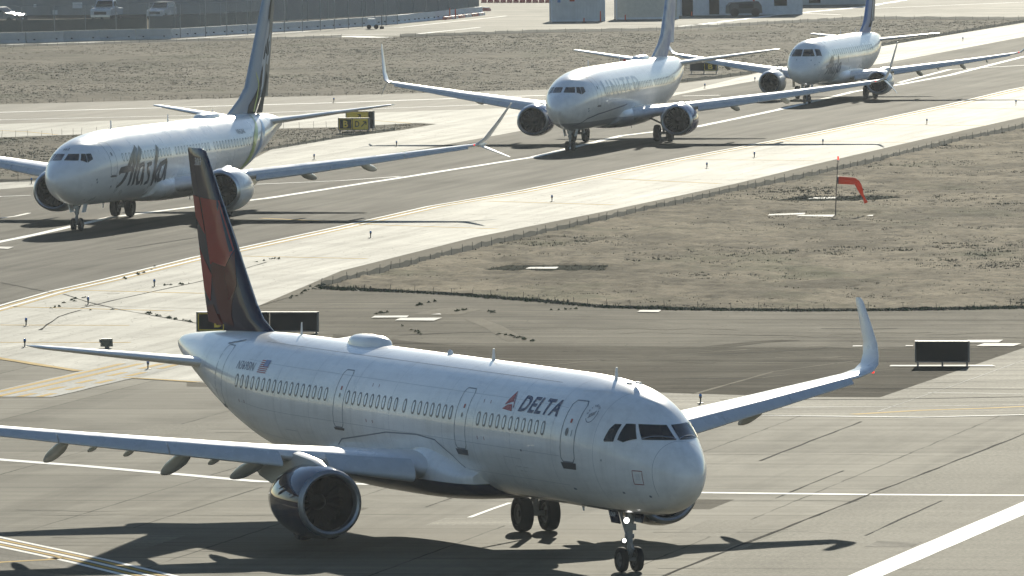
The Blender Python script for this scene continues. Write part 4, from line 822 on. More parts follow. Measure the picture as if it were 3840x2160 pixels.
fin_art(VE, [(.40, 5.0), (.36, 6.2), (.46, 8.2), (.56, 9.3), (.66, 9.3), (.66, 5.0)], 1, 'tail_artwork', m_d1, vE); fin_art(VE, [(.46, 5.2), (.46, 7.2), (.58, 8.6), (.62, 6.4)], 1, 'tail_artwork', m_d2, vE, .016)
cockpit(skE, [(.04, 3.53), (.035, 4.02), (.50, 4.02), (.81, 3.52)], [[(1.71, 3.52), (2.18, 4.02), (2.68, 3.98), (2.46, 3.50)]])
skE.door(4.0, 4.75, 2.55, 4.2, 1, .04)
for i in range(20): skE.window(6.2+i*.8, 3.66, 1, .34, .44, .05)
m_scr2 = NT('light slate script paint').set(col=(.10, .12, .15), rough=.35, spec=.25).mat  # same script in a lighter grey
cv = lambda p: [(3.1+(a-6.0)*5.6/8.6, 2.0+(z-2.06)*1.45/2.3) for a, z in p]
for i, (k, (p, w_)) in enumerate(STR.items()): skE.line(skE.zs(cv(p), 1), .3, 'lettering', m_scr2, .008+.0012*i, widths=[x*.7 for x in w_])
blade(E_, 8.0, 4.7, .4, .3); blade(E_, 16.0, 4.7, .4, .3); blade(E_, 22.0, 4.7, .35, .25)
for s_, t_ in ((.95, .75), (1.0, 1.2), (1.3, .5), (.7, -.4), (1.6, 1.25)): skE.grid([(s_, t_), (s_+.1, t_), (s_+.1, t_+.06), (s_, t_+.06)], 1, 1, 'sensor', m_seam, .02)
gear_nose(.8, E175, 2.9, .31, .17, .18, 1.35, E_, [(0, 1.0, .10)], .5)
# ---------------------------------------------------------------- edge lights, signs, windsock, fences
m_blue = NT('blue light glass').set(col=(.03, .18, .55), rough=.12, tr=.3).mat
m_stk = M('light stem', (.10, .095, .08), .6)
EL = [(330.5, 1142.6, 'on the bright concrete behind the striped kink of the edge line'), (579, 1075, 'on the bright concrete left of the red and navy fin'), (98, 1222, 'by the left frame edge above the thin tailplane tip'), (93, 1301, 'at the tip of the nearest airliner\'s tailplane'), (555, 1383.5, 'between the near tailplane and the yellow hold marking'),
      (1390, 891.5, 'under the wing shadow right of the fin tip'), (2070, 755, 'on the white band below the second jet\'s nose'), (2651, 631, 'on the white band furthest left of the windsock row'), (2829, 591, 'on the white band just left of the windsock'), (3086, 542, 'on the white band behind the windsock lamp'), (3476, 465, 'on the white band right of the second jet\'s wing shadow'), (3810, 393, 'at the regional jet\'s wing shadow tip'),
      (2643.5, 330.5, 'left of the regional jet near the dark board'), (2831, 306, 'close to the regional jet\'s right engine'), (3611, 154, 'beyond the regional jet\'s left tailplane'), (1487, 549, 'on the bright link beside the yellow sign'), (1252, 385, 'on the far taxiway edge behind the yellow sign'), (1178, 599, 'on the bright link right of the script jet\'s tail'), (118, 690, 'beside the script jet\'s right engine'), (2627, 1512, 'on the crossing taxiway behind the near airliner\'s left wing')]
el0 = None
for px, py, wh in EL:
    p = g(px, py, .03); lb = 'blue taxiway edge light on a short stake '+wh
    lb = ' '.join(lb.split()[:16])
    if el0 is None:
        t = thing('taxiway_edge_light', lb, 'edge light', p, 0, 'blue taxiway edge lights')
        b = MB(); b.lathe([(0, .13), (.02, .13), (.03, .03)], (0, 0, 0), (0, 0, 1), 12); b.build('base', m_stk, t)
        b = MB(); b.lathe([(.02, .028), (.18, .03), (.2, .05), (.27, .055)], (0, 0, 0), (0, 0, 1), 10, cap=True); b.build('stem', m_stk, t)
        b = MB(); b.lathe([(.27, .055), (.3, .06), (.34, .05), (.365, .025), (.37, .001)], (0, 0, 0), (0, 0, 1), 10); b.build('lens', m_blue, t); el0 = t
    else: dup(el0, p, None, lb)

m_sblk = M('black sign panel', (.010, .010, .010), .7, spec=.1); m_syel = M('yellow sign panel', (.72, .50, .04), .4); m_sfrm = M('sign frame', (.10, .10, .10), .5)
def sign(label, pxl, pxr, pyb, h, leg, panels, rz=None, cat='taxiway sign', name='taxiway_sign', nleg=3):
    a, c = g(pxl, pyb), g(pxr, pyb); w_ = (c-a).length; mid = (a+c)/2
    t = thing(name, label, cat, (mid.x, mid.y, .02), math.atan2(c.y-a.y, c.x-a.x) if rz is None else rz)
    d = .22; b = MB()
    b.box((0, 0, leg+h+.0), (w_+.04, d+.06, .05)); b.box((0, 0, leg), (w_+.04, d+.06, .05))
    for x in (-w_/2, w_/2): b.box((x, 0, leg+h/2), (.05, d+.05, h+.06))
    b.build('sign_frame', m_sfrm, t, smooth=False); b = MB()
    for i in range(nleg):
        x = -w_/2+.08+(w_-.16)*i/(nleg-1); q = MB(); q.box((x, 0, leg/2), (.07, .07, leg)); q.box((x, 0, .015), (.18, .18, .03)); q.build('leg', m_sfrm, t, smooth=False)
    for (f0, f1, bg_, txt) in panels:
        x0, x1 = -w_/2+f0*w_, -w_/2+f1*w_; q = MB(); q.box(((x0+x1)/2, 0, leg+h/2), (x1-x0-.03, d, h-.02)); pn = q.build('sign_panel', bg_, t, smooth=False)
        for (s_, u0, v0, uw, vh, mt, bold) in txt:
            X0 = x0+u0*(x1-x0); Z0 = leg+v0*h
            if s_ == 'frame':
                q = MB(); W_, H_ = uw*(x1-x0), vh*h
                for bx in (((X0+W_/2), Z0, W_, .045), (X0+W_/2, Z0+H_, W_, .045), (X0, Z0+H_/2, .045, H_), (X0+W_, Z0+H_/2, .045, H_)): q.box((bx[0], -d/2-.003, bx[1]), (bx[2], .006, bx[3]))
                q.build('sign_border', mt, pn, smooth=False)
            elif s_ == 'arrow':
                q = MB(); W_, H_ = uw*(x1-x0), vh*h; P = lambda u, v_: (X0+u*W_, -d/2-.004, Z0+v_*H_)
                for l in ([(0, 0), (.92, .92)], [(.35, .98), (.98, .98)], [(.98, .98), (.98, .35)]):
                    p0, p1 = Vector(P(*l[0])), Vector(P(*l[1])); n_ = (p1-p0).cross(Vector((0, 1, 0))).normalized()*.035; q.add([p0+n_, p1+n_, p1-n_, p0-n_], [(0, 1, 2, 3)])
                q.build('arrow', mt, pn, smooth=False, fixn=False)
            else: plane_text(s_, (X0, -d/2-.004, Z0), (uw*(x1-x0), 0, 0), (0, 0, vh*h), mt, pn, bold=bold)
    return t
sign('low yellow and black taxiway sign reading B and D with an arrow', 1271, 1384, 500, .80, .22, [(0, .47, m_sblk, [('frame', .06, .07, .88, .86, m_syel, 0), ('B', .34, .2, .34, .6, m_syel, .03)]), (.47, 1, m_syel, [('D', .15, .24, .28, .52, m_sblk, .02), ('arrow', .55, .28, .3, .44, m_sblk, 0)])])
sign('yellow taxiway sign with a black end standing behind the B and D sign', 1300, 1402, 492, 1.15, .2, [(0, .82, m_syel, [('arrow', .45, .42, .2, .4, m_sblk, 0)]), (.82, 1, m_sblk, [])])
sign('low black sign with a yellow bordered B left of the regional jet', 2590, 2690, 277, .66, .24, [(0, .52, m_sblk, []), (.52, 1, m_sblk, [('frame', .05, .06, .9, .88, m_syel, 0), ('B', .32, .2, .36, .6, m_syel, .03)])])
sign('black back of a taxiway sign on three legs right of the near winglet', 3435, 3634, 1376, .83, .2, [(0, 1, m_sblk, [])])
sign('wide black taxiway sign partly hidden behind the red and navy fin', 741, 1193, 1253, .82, .12, [(0, .595, m_sblk, [('frame', .02, .06, .35, .88, m_syel, 0), ('B', .24, .2, .1, .6, m_syel, .03)]), (.605, 1, m_sblk, [])], nleg=4)
p = g(400, 1308); t = thing('junction_box', 'small olive equipment box on a post above the near tailplane', 'box', (p.x, p.y, .03), R(12))
b = MB(); b.box((0, 0, .24), (.5, .3, .34), 0, 0, .94); b.build('cabinet', M('olive box paint', (.10, .10, .065), .5), t, ang=30, smooth=False)
b = MB(); b.box((-.27, 0, .32), (.06, .26, .14)); b.build('cable_gland', m_sfrm, t, smooth=False)
b = MB(); b.box((.02, 0, .04), (.18, .16, .08)); b.build('post', m_sfrm, t, smooth=False)
# windsock
m_org = NT('orange windsock cloth'); m_org.set(col=(.62, .10, .025), rough=.7); tl = m_org.n('BsdfTranslucent'); tl.inputs[0].default_value = (.7, .12, .03, 1); ms = m_org.n('MixShader'); ms.inputs[0].default_value = .4
m_org.L(m_org.b.outputs[0], ms.inputs[1]); m_org.L(tl.outputs[0], ms.inputs[2]); m_org.L(ms.outputs[0], m_org.t.nodes['Material Output'].inputs[0]); m_org = m_org.mat
p = g(3133, 809); t = thing('windsock', 'orange windsock drooping from a thin pole on the dry infield', 'windsock', (p.x, p.y, .03))
b = MB(); b.tube([(0, 0, 0), (.06, 0, 1.5), (.17, 0, 3.05)], [.03, .025, .02], 8); b.tube([(.02, -.15, 0), (.02, 0, .25)], .02, 6); b.build('pole', M('rusty pole', (.10, .075, .055), .7), t)
b = MB(); b.lathe([(0, .05), (.05, .07), (.06, .05)], (.17, 0, 2.95), (0, 0, 1), 10, cap=True); b.build('lamp_base', m_sfrm, t)
b = MB(); b.lathe([(0, .045), (.16, .05), (.2, .03), (.205, .001)], (.175, 0, 3.06), (0, 0, 1), 10); b.build('obstruction_lamp', NT('lit red obstruction lamp').set(col=(.8, .02, .02), ec=(1, .06, .03), es=1.2).mat, t)
b = MB(); rings = []
path = [((.14, 0, 1.93), .215, 0), ((.3, 0, 1.925), .215, 0), ((.7, 0, 1.90), .21, 0), ((1.05, 0, 1.87), .2, 8), ((1.2, 0, 1.78), .17, 50), ((1.3, 0, 1.6), .16, 68), ((1.37, 0, 1.42), .15, 70), ((1.45, 0, 1.2), .1, 68), ((1.56, 0, .98), .055, 66), ((1.62, 0, .82), .08, 66), ((1.70, 0, .66), .12, 70)]
for (c, r, an) in path:
    a = R(an); rings.append([(c[0]+r*math.sin(q)*math.sin(a), c[1]+r*math.cos(q)*(1 if an < 30 else .5), c[2]+r*math.sin(q)*math.cos(a)) for q in [i*2*math.pi/18 for i in range(18)]])
b.loft(rings, 0, True, False); b.build('sock', m_org, t)
b = MB(); b.lathe([(0, .215), (.03, .222), (.06, .215)], (.12, 0, 1.93), (1, 0, 0), 18); b.build('hoop', m_sfrm, t)

# low silt fences: posts with a strip of mesh cloth
m_post = M('fence stake', (.05, .05, .038), .8); m_cloth = NT('dark mesh cloth'); m_cloth.set(col=(.085, .10, .075), rough=.8)
tr = m_cloth.n('BsdfTransparent'); ms = m_cloth.n('MixShader'); ms.inputs[0].default_value = .35; m_cloth.L(m_cloth.b.outputs[0], ms.inputs[1]); m_cloth.L(tr.outputs[0], ms.inputs[2]); m_cloth.L(ms.outputs[0], m_cloth.t.nodes['Material Output'].inputs[0]); m_cloth = m_cloth.mat
def poly_at(P, d):
    for a, b in zip(P, P[1:]):
        l = (b-a).length
        if d <= l: return a.lerp(b, d/l if l else 0)
        d -= l
    return P[-1].copy()
def plen(P): return sum((b-a).length for a, b in zip(P, P[1:]))
def silt(label, pts, n, ph, ch, z=.02, cloth=True, rad=.015, jit=.25):
    P = G(pts); L = plen(P); o = P[0].copy(); t = thing('silt_fence', label, 'fence', (o.x, o.y, z)); st = None
    for i in range(n):
        q = poly_at(P, L*(i+random.uniform(-jit, jit)*.6)/(n-1) if 0 < i < n-1 else L*i/(n-1))-o
        if st is None:
            m = MB(); m.tube([(0, 0, -.03), (0, 0, ph)], rad, 5); st = m.build('stake', m_post, t)
        else: st = st.copy(); link(st, t)
        st.location = (q.x, q.y, 0); st.rotation_euler = (random.uniform(-.08, .08), random.uniform(-.12, .12), 0); st.scale = (1, 1, random.uniform(.82, 1.15))
    if cloth:
        m = MB(); rows = []
        k = int(L/.8)
        for i in range(k+1):
            q = poly_at(P, L*i/k)-o; rows.append([(q.x+.03, q.y, 0), (q.x, q.y, ch*(.86+.1*math.sin(i*1.3)+random.uniform(-.08, .08)))])
        m.loft(rows, 0, False, False); m.build('mesh_cloth', m_cloth, t, smooth=False)
    return t
silt('long low green silt fence along the upper edge of the near infield', [(1205, 1080), (1280, 1063), (1578, 988), (1827, 926), (2125, 862), (2373, 804.5), (2560, 765), (2779, 716), (3057, 661), (3305, 604), (3554, 542), (3840, 482), (4300, 385)], 100, .42, .33)
silt('sparse low fence of dark stakes along the weedy lower infield edge', [(1205, 1082), (1280, 1087), (1578, 1099), (1728, 1108), (2026, 1132), (2274, 1154), (2560, 1162), (3000, 1167), (3400, 1164), (3840, 1156), (4500, 1135)], 34, .34, .12, rad=.012)
silt('stake fence along the lower edge of the broad far grass field', [(-200, 394), (0, 391), (260, 384), (500, 377), (900, 366), (1280, 358), (1700, 347), (2050, 337)], 44, .28, .12, .02, False, .012)
silt('stake fence along the top edge of the far grass field left of the script jet', [(-200, 181), (0, 177), (300, 169), (640, 157), (1000, 150), (1280, 141)], 40, .28, .24, rad=.013)
silt('dark cloth fence along the top edge of the far grass between the two fins', [(1500, 140), (1700, 134), (2025, 123), (2472, 116), (2600, 107), (2908, 90), (3255, 72), (3550, 74), (3840, 75), (4200, 72)], 60, .36, .32, rad=.014)
silt('stake fence around the small grass island beside the yellow sign', [(-100, 516), (0, 516), (150, 512), (300, 505), (600, 496), (900, 487), (1043, 482), (1280, 479)], 30, .45, .1, .02, False, .012)
silt('stake fence on the lower edge of the small grass island', [(-100, 688), (0, 684), (110, 682), (300, 670), (700, 630), (1018, 562), (1150, 540), (1280, 518), (1480, 490)], 34, .45, .2)
silt('stake fence curving beside the regional jet along the grass', [(2440, 313), (2560, 309), (2700, 295), (2808, 279), (3000, 236), (3305, 174), (3500, 140), (3840, 85)], 45, .35, .3, .02, True)

# ---------------------------------------------------------------- dry infield surface and weeds
def vnoise(X, Y, f, seed):
    r = np.random.default_rng(seed); T = r.random((256, 256)); x, y = X*f, Y*f
    i, j = np.floor(x).astype(int), np.floor(y).astype(int); u, v_ = x-i, y-j; u = u*u*(3-2*u); v_ = v_*v_*(3-2*v_)
    a = lambda p, q: T[(i+p) % 256, (j+q) % 256]
    return (a(0, 0)*(1-u)+a(1, 0)*u)*(1-v_)+(a(0, 1)*(1-u)+a(1, 1)*u)*v_
def inside(X, Y, poly):
    r = np.zeros(X.shape, bool); n = len(poly)
    for k in range(n):
        a, b = poly[k], poly[(k+1) % n]
        c = ((a.y > Y) != (b.y > Y)); 
        with np.errstate(divide='ignore', invalid='ignore'): r ^= c & (X < (b.x-a.x)*(Y-a.y)/(b.y-a.y)+a.x)
    return r
def relief(name, pts, dx, dy, amp, mat, z0, flats=()):
    P = G(pts); x0, x1 = min(p.x for p in P), max(p.x for p in P); y0, y1 = min(p.y for p in P), max(p.y for p in P)
    xs = np.arange(x0, x1, dx); ys = np.arange(y0, y1, dy); X, Y = np.meshgrid(xs, ys)
    Z = sum(vnoise(X, Y, f, 5+i)*a for i, (f, a) in enumerate(((.12, .35), (.5, .4), (1.3, .6), (2.9, .5))))-.9
    rid = np.abs(vnoise(X*.9+Y*.1, Y*.25, .8, 31)-.5)*2
    Z = z0+np.maximum(0, amp*(Z*.8+.35*(1-rid)))
    for fp in flats:
        near = inside(X, Y, [Vector((p.x, p.y, 0)) for p in fp]); Z[near] = .012
    ok = inside(X[:-1, :-1]+dx/2, Y[:-1, :-1]+dy/2, P); n = len(xs)
    jj, ii = np.nonzero(ok); q = jj*n+ii; F_ = np.stack([q, q+1, q+1+n, q+n], 1)
    used, inv = np.unique(F_, return_inverse=True); V = np.stack([X.ravel(), Y.ravel(), Z.ravel()], 1)[used]; F_ = inv.reshape(-1, 4)
    me = bpy.data.meshes.new(name); me.vertices.add(len(V)); me.vertices.foreach_set('co', V.ravel()); me.loops.add(F_.size); me.loops.foreach_set('vertex_index', F_.ravel().astype(np.int32))
    me.polygons.add(len(F_)); me.polygons.foreach_set('loop_start', np.arange(0, F_.size, 4, dtype=np.int32)); me.update(calc_edges=True); me.materials.append(mat)
    me.polygons.foreach_set('use_smooth', [True]*len(F_))
    return tag(link(bpy.data.objects.new(name, me)), kind='structure'), P
INF = [(1205, 1079), (1280, 1064), (1578, 989), (1827, 927), (2125, 863), (2373, 805), (2560, 767), (2779, 717), (3057, 662), (3305, 605), (3554, 543), (3840, 483), (4300, 386), (4700, 350), (4800, 1100), (4500, 1135), (3840, 1155), (3400, 1163), (3000, 1166), (2560, 1161), (2274, 1153), (2026, 1131), (1728, 1107), (1578, 1098), (1280, 1086)]
STRIP1 = G([(1800, 1014), (1905, 996), (2290, 997), (2262, 1021), (1850, 1022)]); STRIP2 = G([(2905, 754), (2990, 738), (3340, 736), (3400, 748), (3150, 757)]); STRIP3 = G([(2860, 824), (2880, 797), (3150, 796), (3290, 802), (3285, 824)])
_, PI_ = relief('infield_ground', INF, .22, .45, .20, m_dirt, .028, (STRIP1, STRIP2, STRIP3))
m_dkst = pave('dark strip soil', (.045, .047, .034), .8, rz=R(5), spec=.0004, big=.3, streak=.4, fine=.4)  # darker soil tone for the strips around the pads
for S_ in (STRIP1, STRIP2): flat('dark_soil_strip', [p*1.0 for p in S_], .03, m_dkst)
flat('bare_soil_patch', STRIP3, .03, m_dirt)
def tufts(name, P, n, h0, h1, wd, mats, probs, z=.03, patch=(.08, .04, 3, .45), clump=.0, yr=None):
    # many small fans of blades; density follows broad patches
    x0, x1 = min(p.x for p in P), max(p.x for p in P); y0, y1 = min(p.y for p in P), max(p.y for p in P); r = np.random.default_rng(hash(name) % 1000 if False else len(name)*7+n % 97)
    X = r.uniform(x0, x1, n*6); Y = r.uniform(y0, y1, n*6); k = inside(X, Y, P); X, Y = X[k], Y[k]
    d = vnoise(X, Y, patch[0], patch[2])*.6+vnoise(X, Y, patch[1]*8, patch[2]+1)*.4; k = d+r.uniform(-.12, .12, len(X)) > patch[3]; X, Y, d = X[k][:n], Y[k][:n], d[k][:n]; n = len(X)
    nb = 4; V = np.zeros((n, nb, 3, 3)); hh = r.uniform(h0, h1, n)*(.5+1.2*np.clip(d-.3, 0, .6))
    for q in range(nb):
        a = r.uniform(0, 2*np.pi, n); w_ = r.uniform(.5, 1, n)*wd; ox, oy = r.normal(0, wd*.8, n), r.normal(0, wd*.8, n); ln = r.normal(0, .5, n)*hh
        V[:, q, 0] = np.stack([X+ox-np.cos(a)*w_/2, Y+oy-np.sin(a)*w_/2, np.full(n, z)], 1); V[:, q, 1] = np.stack([X+ox+np.cos(a)*w_/2, Y+oy+np.sin(a)*w_/2, np.full(n, z)], 1)
        V[:, q, 2] = np.stack([X+ox+ln*np.sin(a), Y+oy+ln*np.cos(a), z+hh*r.uniform(.6, 1.1, n)], 1)
    me = bpy.data.meshes.new(name); V = V.reshape(-1, 3); N_ = len(V)
    me.vertices.add(N_); me.vertices.foreach_set('co', V.ravel()); me.loops.add(N_); me.loops.foreach_set('vertex_index', np.arange(N_, dtype=np.int32)); me.polygons.add(N_//3); me.polygons.foreach_set('loop_start', np.arange(0, N_, 3, dtype=np.int32))
    for m in mats: me.materials.append(m)
    me.update(calc_edges=True); me.polygons.foreach_set('material_index', np.repeat(r.choice(len(mats), n, p=probs), nb).astype(np.int32))
    return tag(link(bpy.data.objects.new(name, me)), kind='stuff')
m_straw = M('dry straw', (.24, .20, .13), .8, .3, .7); m_weed = M('dark dead weed', (.095, .085, .058), .85, .3, .7); m_gw = M('green weed', (.07, .095, .035), .7, .3, .7)
tufts('dry_grass', PI_, 24000, .03, .10, .06, [m_straw, m_weed, m_gw], [.68, .22, .10], .03, (.10, .05, 3, .30))
tufts('weed_patches', PI_, 16000, .04, .13, .08, [m_weed, m_gw], [.72, .28], .03, (.07, .05, 9, .58))
def strip(pts, wd): 
    P = G(pts); return P+[Vector((p.x-.1, p.y-wd, 0)) for p in reversed(P)]
tufts('edge_weeds', strip([(1205, 1078), (1280, 1084), (1578, 1096), (1728, 1105), (2026, 1129), (2274, 1151), (2560, 1159), (3000, 1164), (3400, 1161), (3840, 1153), (4500, 1132)], 1.4), 5200, .05, .19, .14, [m_gw, m_weed], [.62, .38], .02, (.3, .1, 5, .12))
FAR = G([(-300, 187), (0, 179), (640, 160), (1280, 144), (2025, 126), (2472, 119), (2908, 92), (3255, 74), (3840, 77), (4300, 74), (4300, 20), (3840, 84), (3305, 172), (3000, 234), (2808, 277), (2560, 308), (2050, 336), (1280, 357), (0, 391), (-300, 399)])
tufts('far_grass', FAR, 16000, .015, .06, .22, [m_straw, m_weed, m_gw], [.72, .20, .08], .0, (.05, .02, 13, .26))
ISL = G([(-300, 540), (0, 518), (300, 507), (900, 488), (1280, 480), (1560, 464), (1620, 466), (1480, 488), (1280, 514), (1018, 557), (700, 626), (300, 666), (0, 682), (-300, 700)])
tufts('island_grass', ISL, 3500, .02, .09, .14, [m_straw, m_weed, m_gw], [.5, .35, .15], .0, (.1, .05, 21, .36))
# cracks with weeds
wp = []
for (a, b, n_) in (((190, 1160), (340, 1105), 26), ((330, 1165), (470, 1162), 12), ((540, 1175), (745, 1215), 60), ((570, 1075), (720, 1066), 26), ((960, 985), (1060, 968), 20), ((1100, 1120), (1190, 1075), 30), ((1195, 1082), (1215, 1070), 50), ((1395, 1180), (1470, 1172), 16), ((1560, 1150), (1640, 1128), 18), ((1700, 1172), (1750, 1162), 24), ((1855, 1250), (2050, 1290), 40), ((1520, 1225), (1590, 1258), 14), ((2060, 1165), (2200, 1160), 16), ((1835, 1180), (1845, 1168), 14), ((470, 1050), (600, 1000), 20)):
    A_, B_ = g(*a), g(*b)
    for i in range(int(n_*.4)): q = A_.lerp(B_, random.random()); wp.append((q.x+random.gauss(0, .12), q.y+random.gauss(0, .3), random.uniform(.03, .11)))
b = MB()
for x, y, h in wp:
    for q in range(5):
        a = random.uniform(0, 6.28); w_ = random.uniform(.015, .04); lx = random.gauss(0, .35)*h; b.add([(x+random.gauss(0, .06)-w_, y, .03), (x+random.gauss(0, .06)+w_, y+.02, .03), (x+lx, y+random.gauss(0, .05), .03+h*random.uniform(.5, 1.2))], [(0, 1, 2)])
tag(b.build('crack_weeds', [m_gw], fixn=False, smooth=False), kind='stuff')

# ---------------------------------------------------------------- far edge of the field
m_kr = M('weathered barrier concrete', (.36, .37, .37), .7, .18, .8); m_wb = M('pale barrier paint', (.50, .54, .58), .55, .15, .8); m_wall = M('grey boundary wall', (.24, .245, .24), .8, .15, .3)
def barrier(name, mat, p, q, h, label, group):
    d = q-p; L = d.length-.06; t = thing(name, label, 'barrier', (p+d/2)+Vector((0, 0, .01)), math.atan2(d.y, d.x), group)
    prof = [(-.28, 0), (-.28, .07), (-.13, .3), (-.08, h), (.08, h), (.13, .3), (.28, .07), (.28, 0)]
    m = MB(); m.loft([[(x, y, z) for y, z in prof] for x in (-L/2, L/2)]); m.build('barrier_body', mat, t, smooth=False)
    for x in (-L*.3, L*.3): m = MB(); m.box((x, -.2, .30), (.1, .16, .1)); m.build('lifting_slot', m_sblk, t, smooth=False)
    return t
row = G([(-180, 166), (-40, 164), (95, 161.5), (236, 157), (372, 152.5), (508, 149.5), (640, 147)]); pos = ['at the left frame edge', 'first full one from the left frame edge', 'second from the left frame edge', 'in the middle of the near row', 'under the silver pickup', 'at the right end of the near row']
for i in range(6): barrier('concrete_barrier', m_kr, row[i], row[i+1], 1.0, 'grey concrete road barrier '+pos[i], 'grey concrete barriers')
P = G([(641, 143), (923, 126), (1200, 110), (1486, 90), (1806, 57)]); L = plen(P); n_ = 22
b0 = [poly_at(P, L*i/n_) for i in range(n_+1)]
for i in range(n_): barrier('painted_barrier', m_wb, b0[i], b0[i+1], .86, 'pale painted barrier in the long curving row below the far fence', 'pale painted barriers')
# chain link fence with a dark wind screen
m_link = NT('chain link'); m_link.set(col=(.30, .31, .31), rough=.6, metal=.3); tr = m_link.n('BsdfTransparent'); ms = m_link.n('MixShader'); ms.inputs[0].default_value = .78
m_link.L(m_link.b.outputs[0], ms.inputs[1]); m_link.L(tr.outputs[0], ms.inputs[2]); m_link.L(ms.outputs[0], m_link.t.nodes['Material Output'].inputs[0]); m_link = m_link.mat
m_scrn = M('dark green wind screen', (.035, .05, .042), .85, .15, .5)
def fence(label, pts, sp, h, screen=None, linkh=True, name='chain_link_fence', z=.01, scr_mat=None):
    P = G(pts); L = plen(P); o = P[0]; t = thing(name, label, 'fence', (o.x, o.y, z)); n = max(2, int(L/sp)); s0 = None
    for i in range(min(n, 99)+1):
        q = poly_at(P, L*i/n)-o
        if s0 is None: m = MB(); m.tube([(0, 0, 0), (0, 0, h)], .045, 6); s0 = m.build('fence_post', m_sfrm2, t)
        else: s0 = s0.copy(); link(s0, t)
        s0.location = (q.x, q.y, 0)
    m = MB(); Q = [poly_at(P, L*i/n)-o for i in range(n+1)]; m.loft([[(q.x, q.y, .1), (q.x, q.y, h-.05)] for q in Q], 0, False, False); m.build('fence_mesh', m_link, t, smooth=False)
    m = MB(); m.tube([(q.x, q.y, h) for q in Q], .03, 5); m.build('top_rail', m_sfrm2, t)
    if screen: m = MB(); m.loft([[(q.x, q.y+.05, screen[0]), (q.x, q.y+.05, screen[1])] for q in Q], 0, False, False); m.build('wind_screen', scr_mat or m_scrn, t, smooth=False)
    return t
m_sfrm2 = M('galvanised post', (.20, .21, .21), .5)
fence('tall chain link fence with a dark green wind screen behind the near barriers', [(-160, 154), (0, 151), (236, 147), (550, 140)], 2.9, 3.2, (.75, 1.85))
fence('tall chain link fence with thin posts in front of the pale barriers', [(560, 146), (723, 141), (923, 131), (1200, 115), (1390, 101), (1490, 92)], 3.6, 3.4)
fence('tall chain link fence with a faded green wind screen behind the pale barriers', [(560, 138), (800, 128), (1000, 114)], 3.4, 3.0, (.5, 1.9))
fence('tall chain link fence with a grey wind screen above the pale barriers', [(1000, 112), (1290, 96), (1486, 84), (1640, 71), (1795, 55)], 4.0, 3.6, (.8, 3.5), scr_mat=M('grey wind screen', (.15, .165, .175), .85, .12, .5))
# boundary wall behind the parked vehicles
P = G([(-400, 62), (600, 54), (1200, 44), (1700, 30)]); t = thing('boundary_wall', 'long grey wall behind the parked vehicles at the top left', 'wall', (P[0].x, P[0].y, 0)); o = P[0]
m = MB(); rows = [[(q.x-o.x, q.y-o.y, 0), (q.x-o.x, q.y-o.y, 5.5), (q.x-o.x, q.y-o.y+.4, 5.5), (q.x-o.x, q.y-o.y+.4, 0)] for q in P]; m.loft(rows); m.build('wall_face', m_wall, t, smooth=False)
for i in range(24):
    q = poly_at(P, plen(P)*i/23)-o; m = MB(); m.box((q.x, q.y-.12, 2.7), (.22, .2, 5.4)); m.build('wall_pilaster', m_wall, t, smooth=False)
m_whs = M('white notice board', (.62, .62, .62), .5)
for (px, z, w_, h, lb, pole) in ((292, .8, 1.0, .6, 'white notice board on the grey wall left of the pickup', 0), (133, .9, .28, .32, 'tiny white notice on the grey wall at far left', 0), (208, .15, .5, .45, 'pale grey notice low on the wall left of the pickup', 0)):
    q = g(px, 59); t = thing('notice_board', lb, 'sign', (q.x, q.y-.9, 0)); m = MB(); m.box((0, 0, z+h/2), (w_, .05, h)); bd = m.build('board', m_whs, t, smooth=False)
    m = MB(); m.box((-w_*.35, .05, (z+h)/2), (.05, .05, z+h)); m.box((w_*.35, .05, (z+h)/2), (.05, .05, z+h)); m.build('post', m_sfrm2, t, smooth=False)
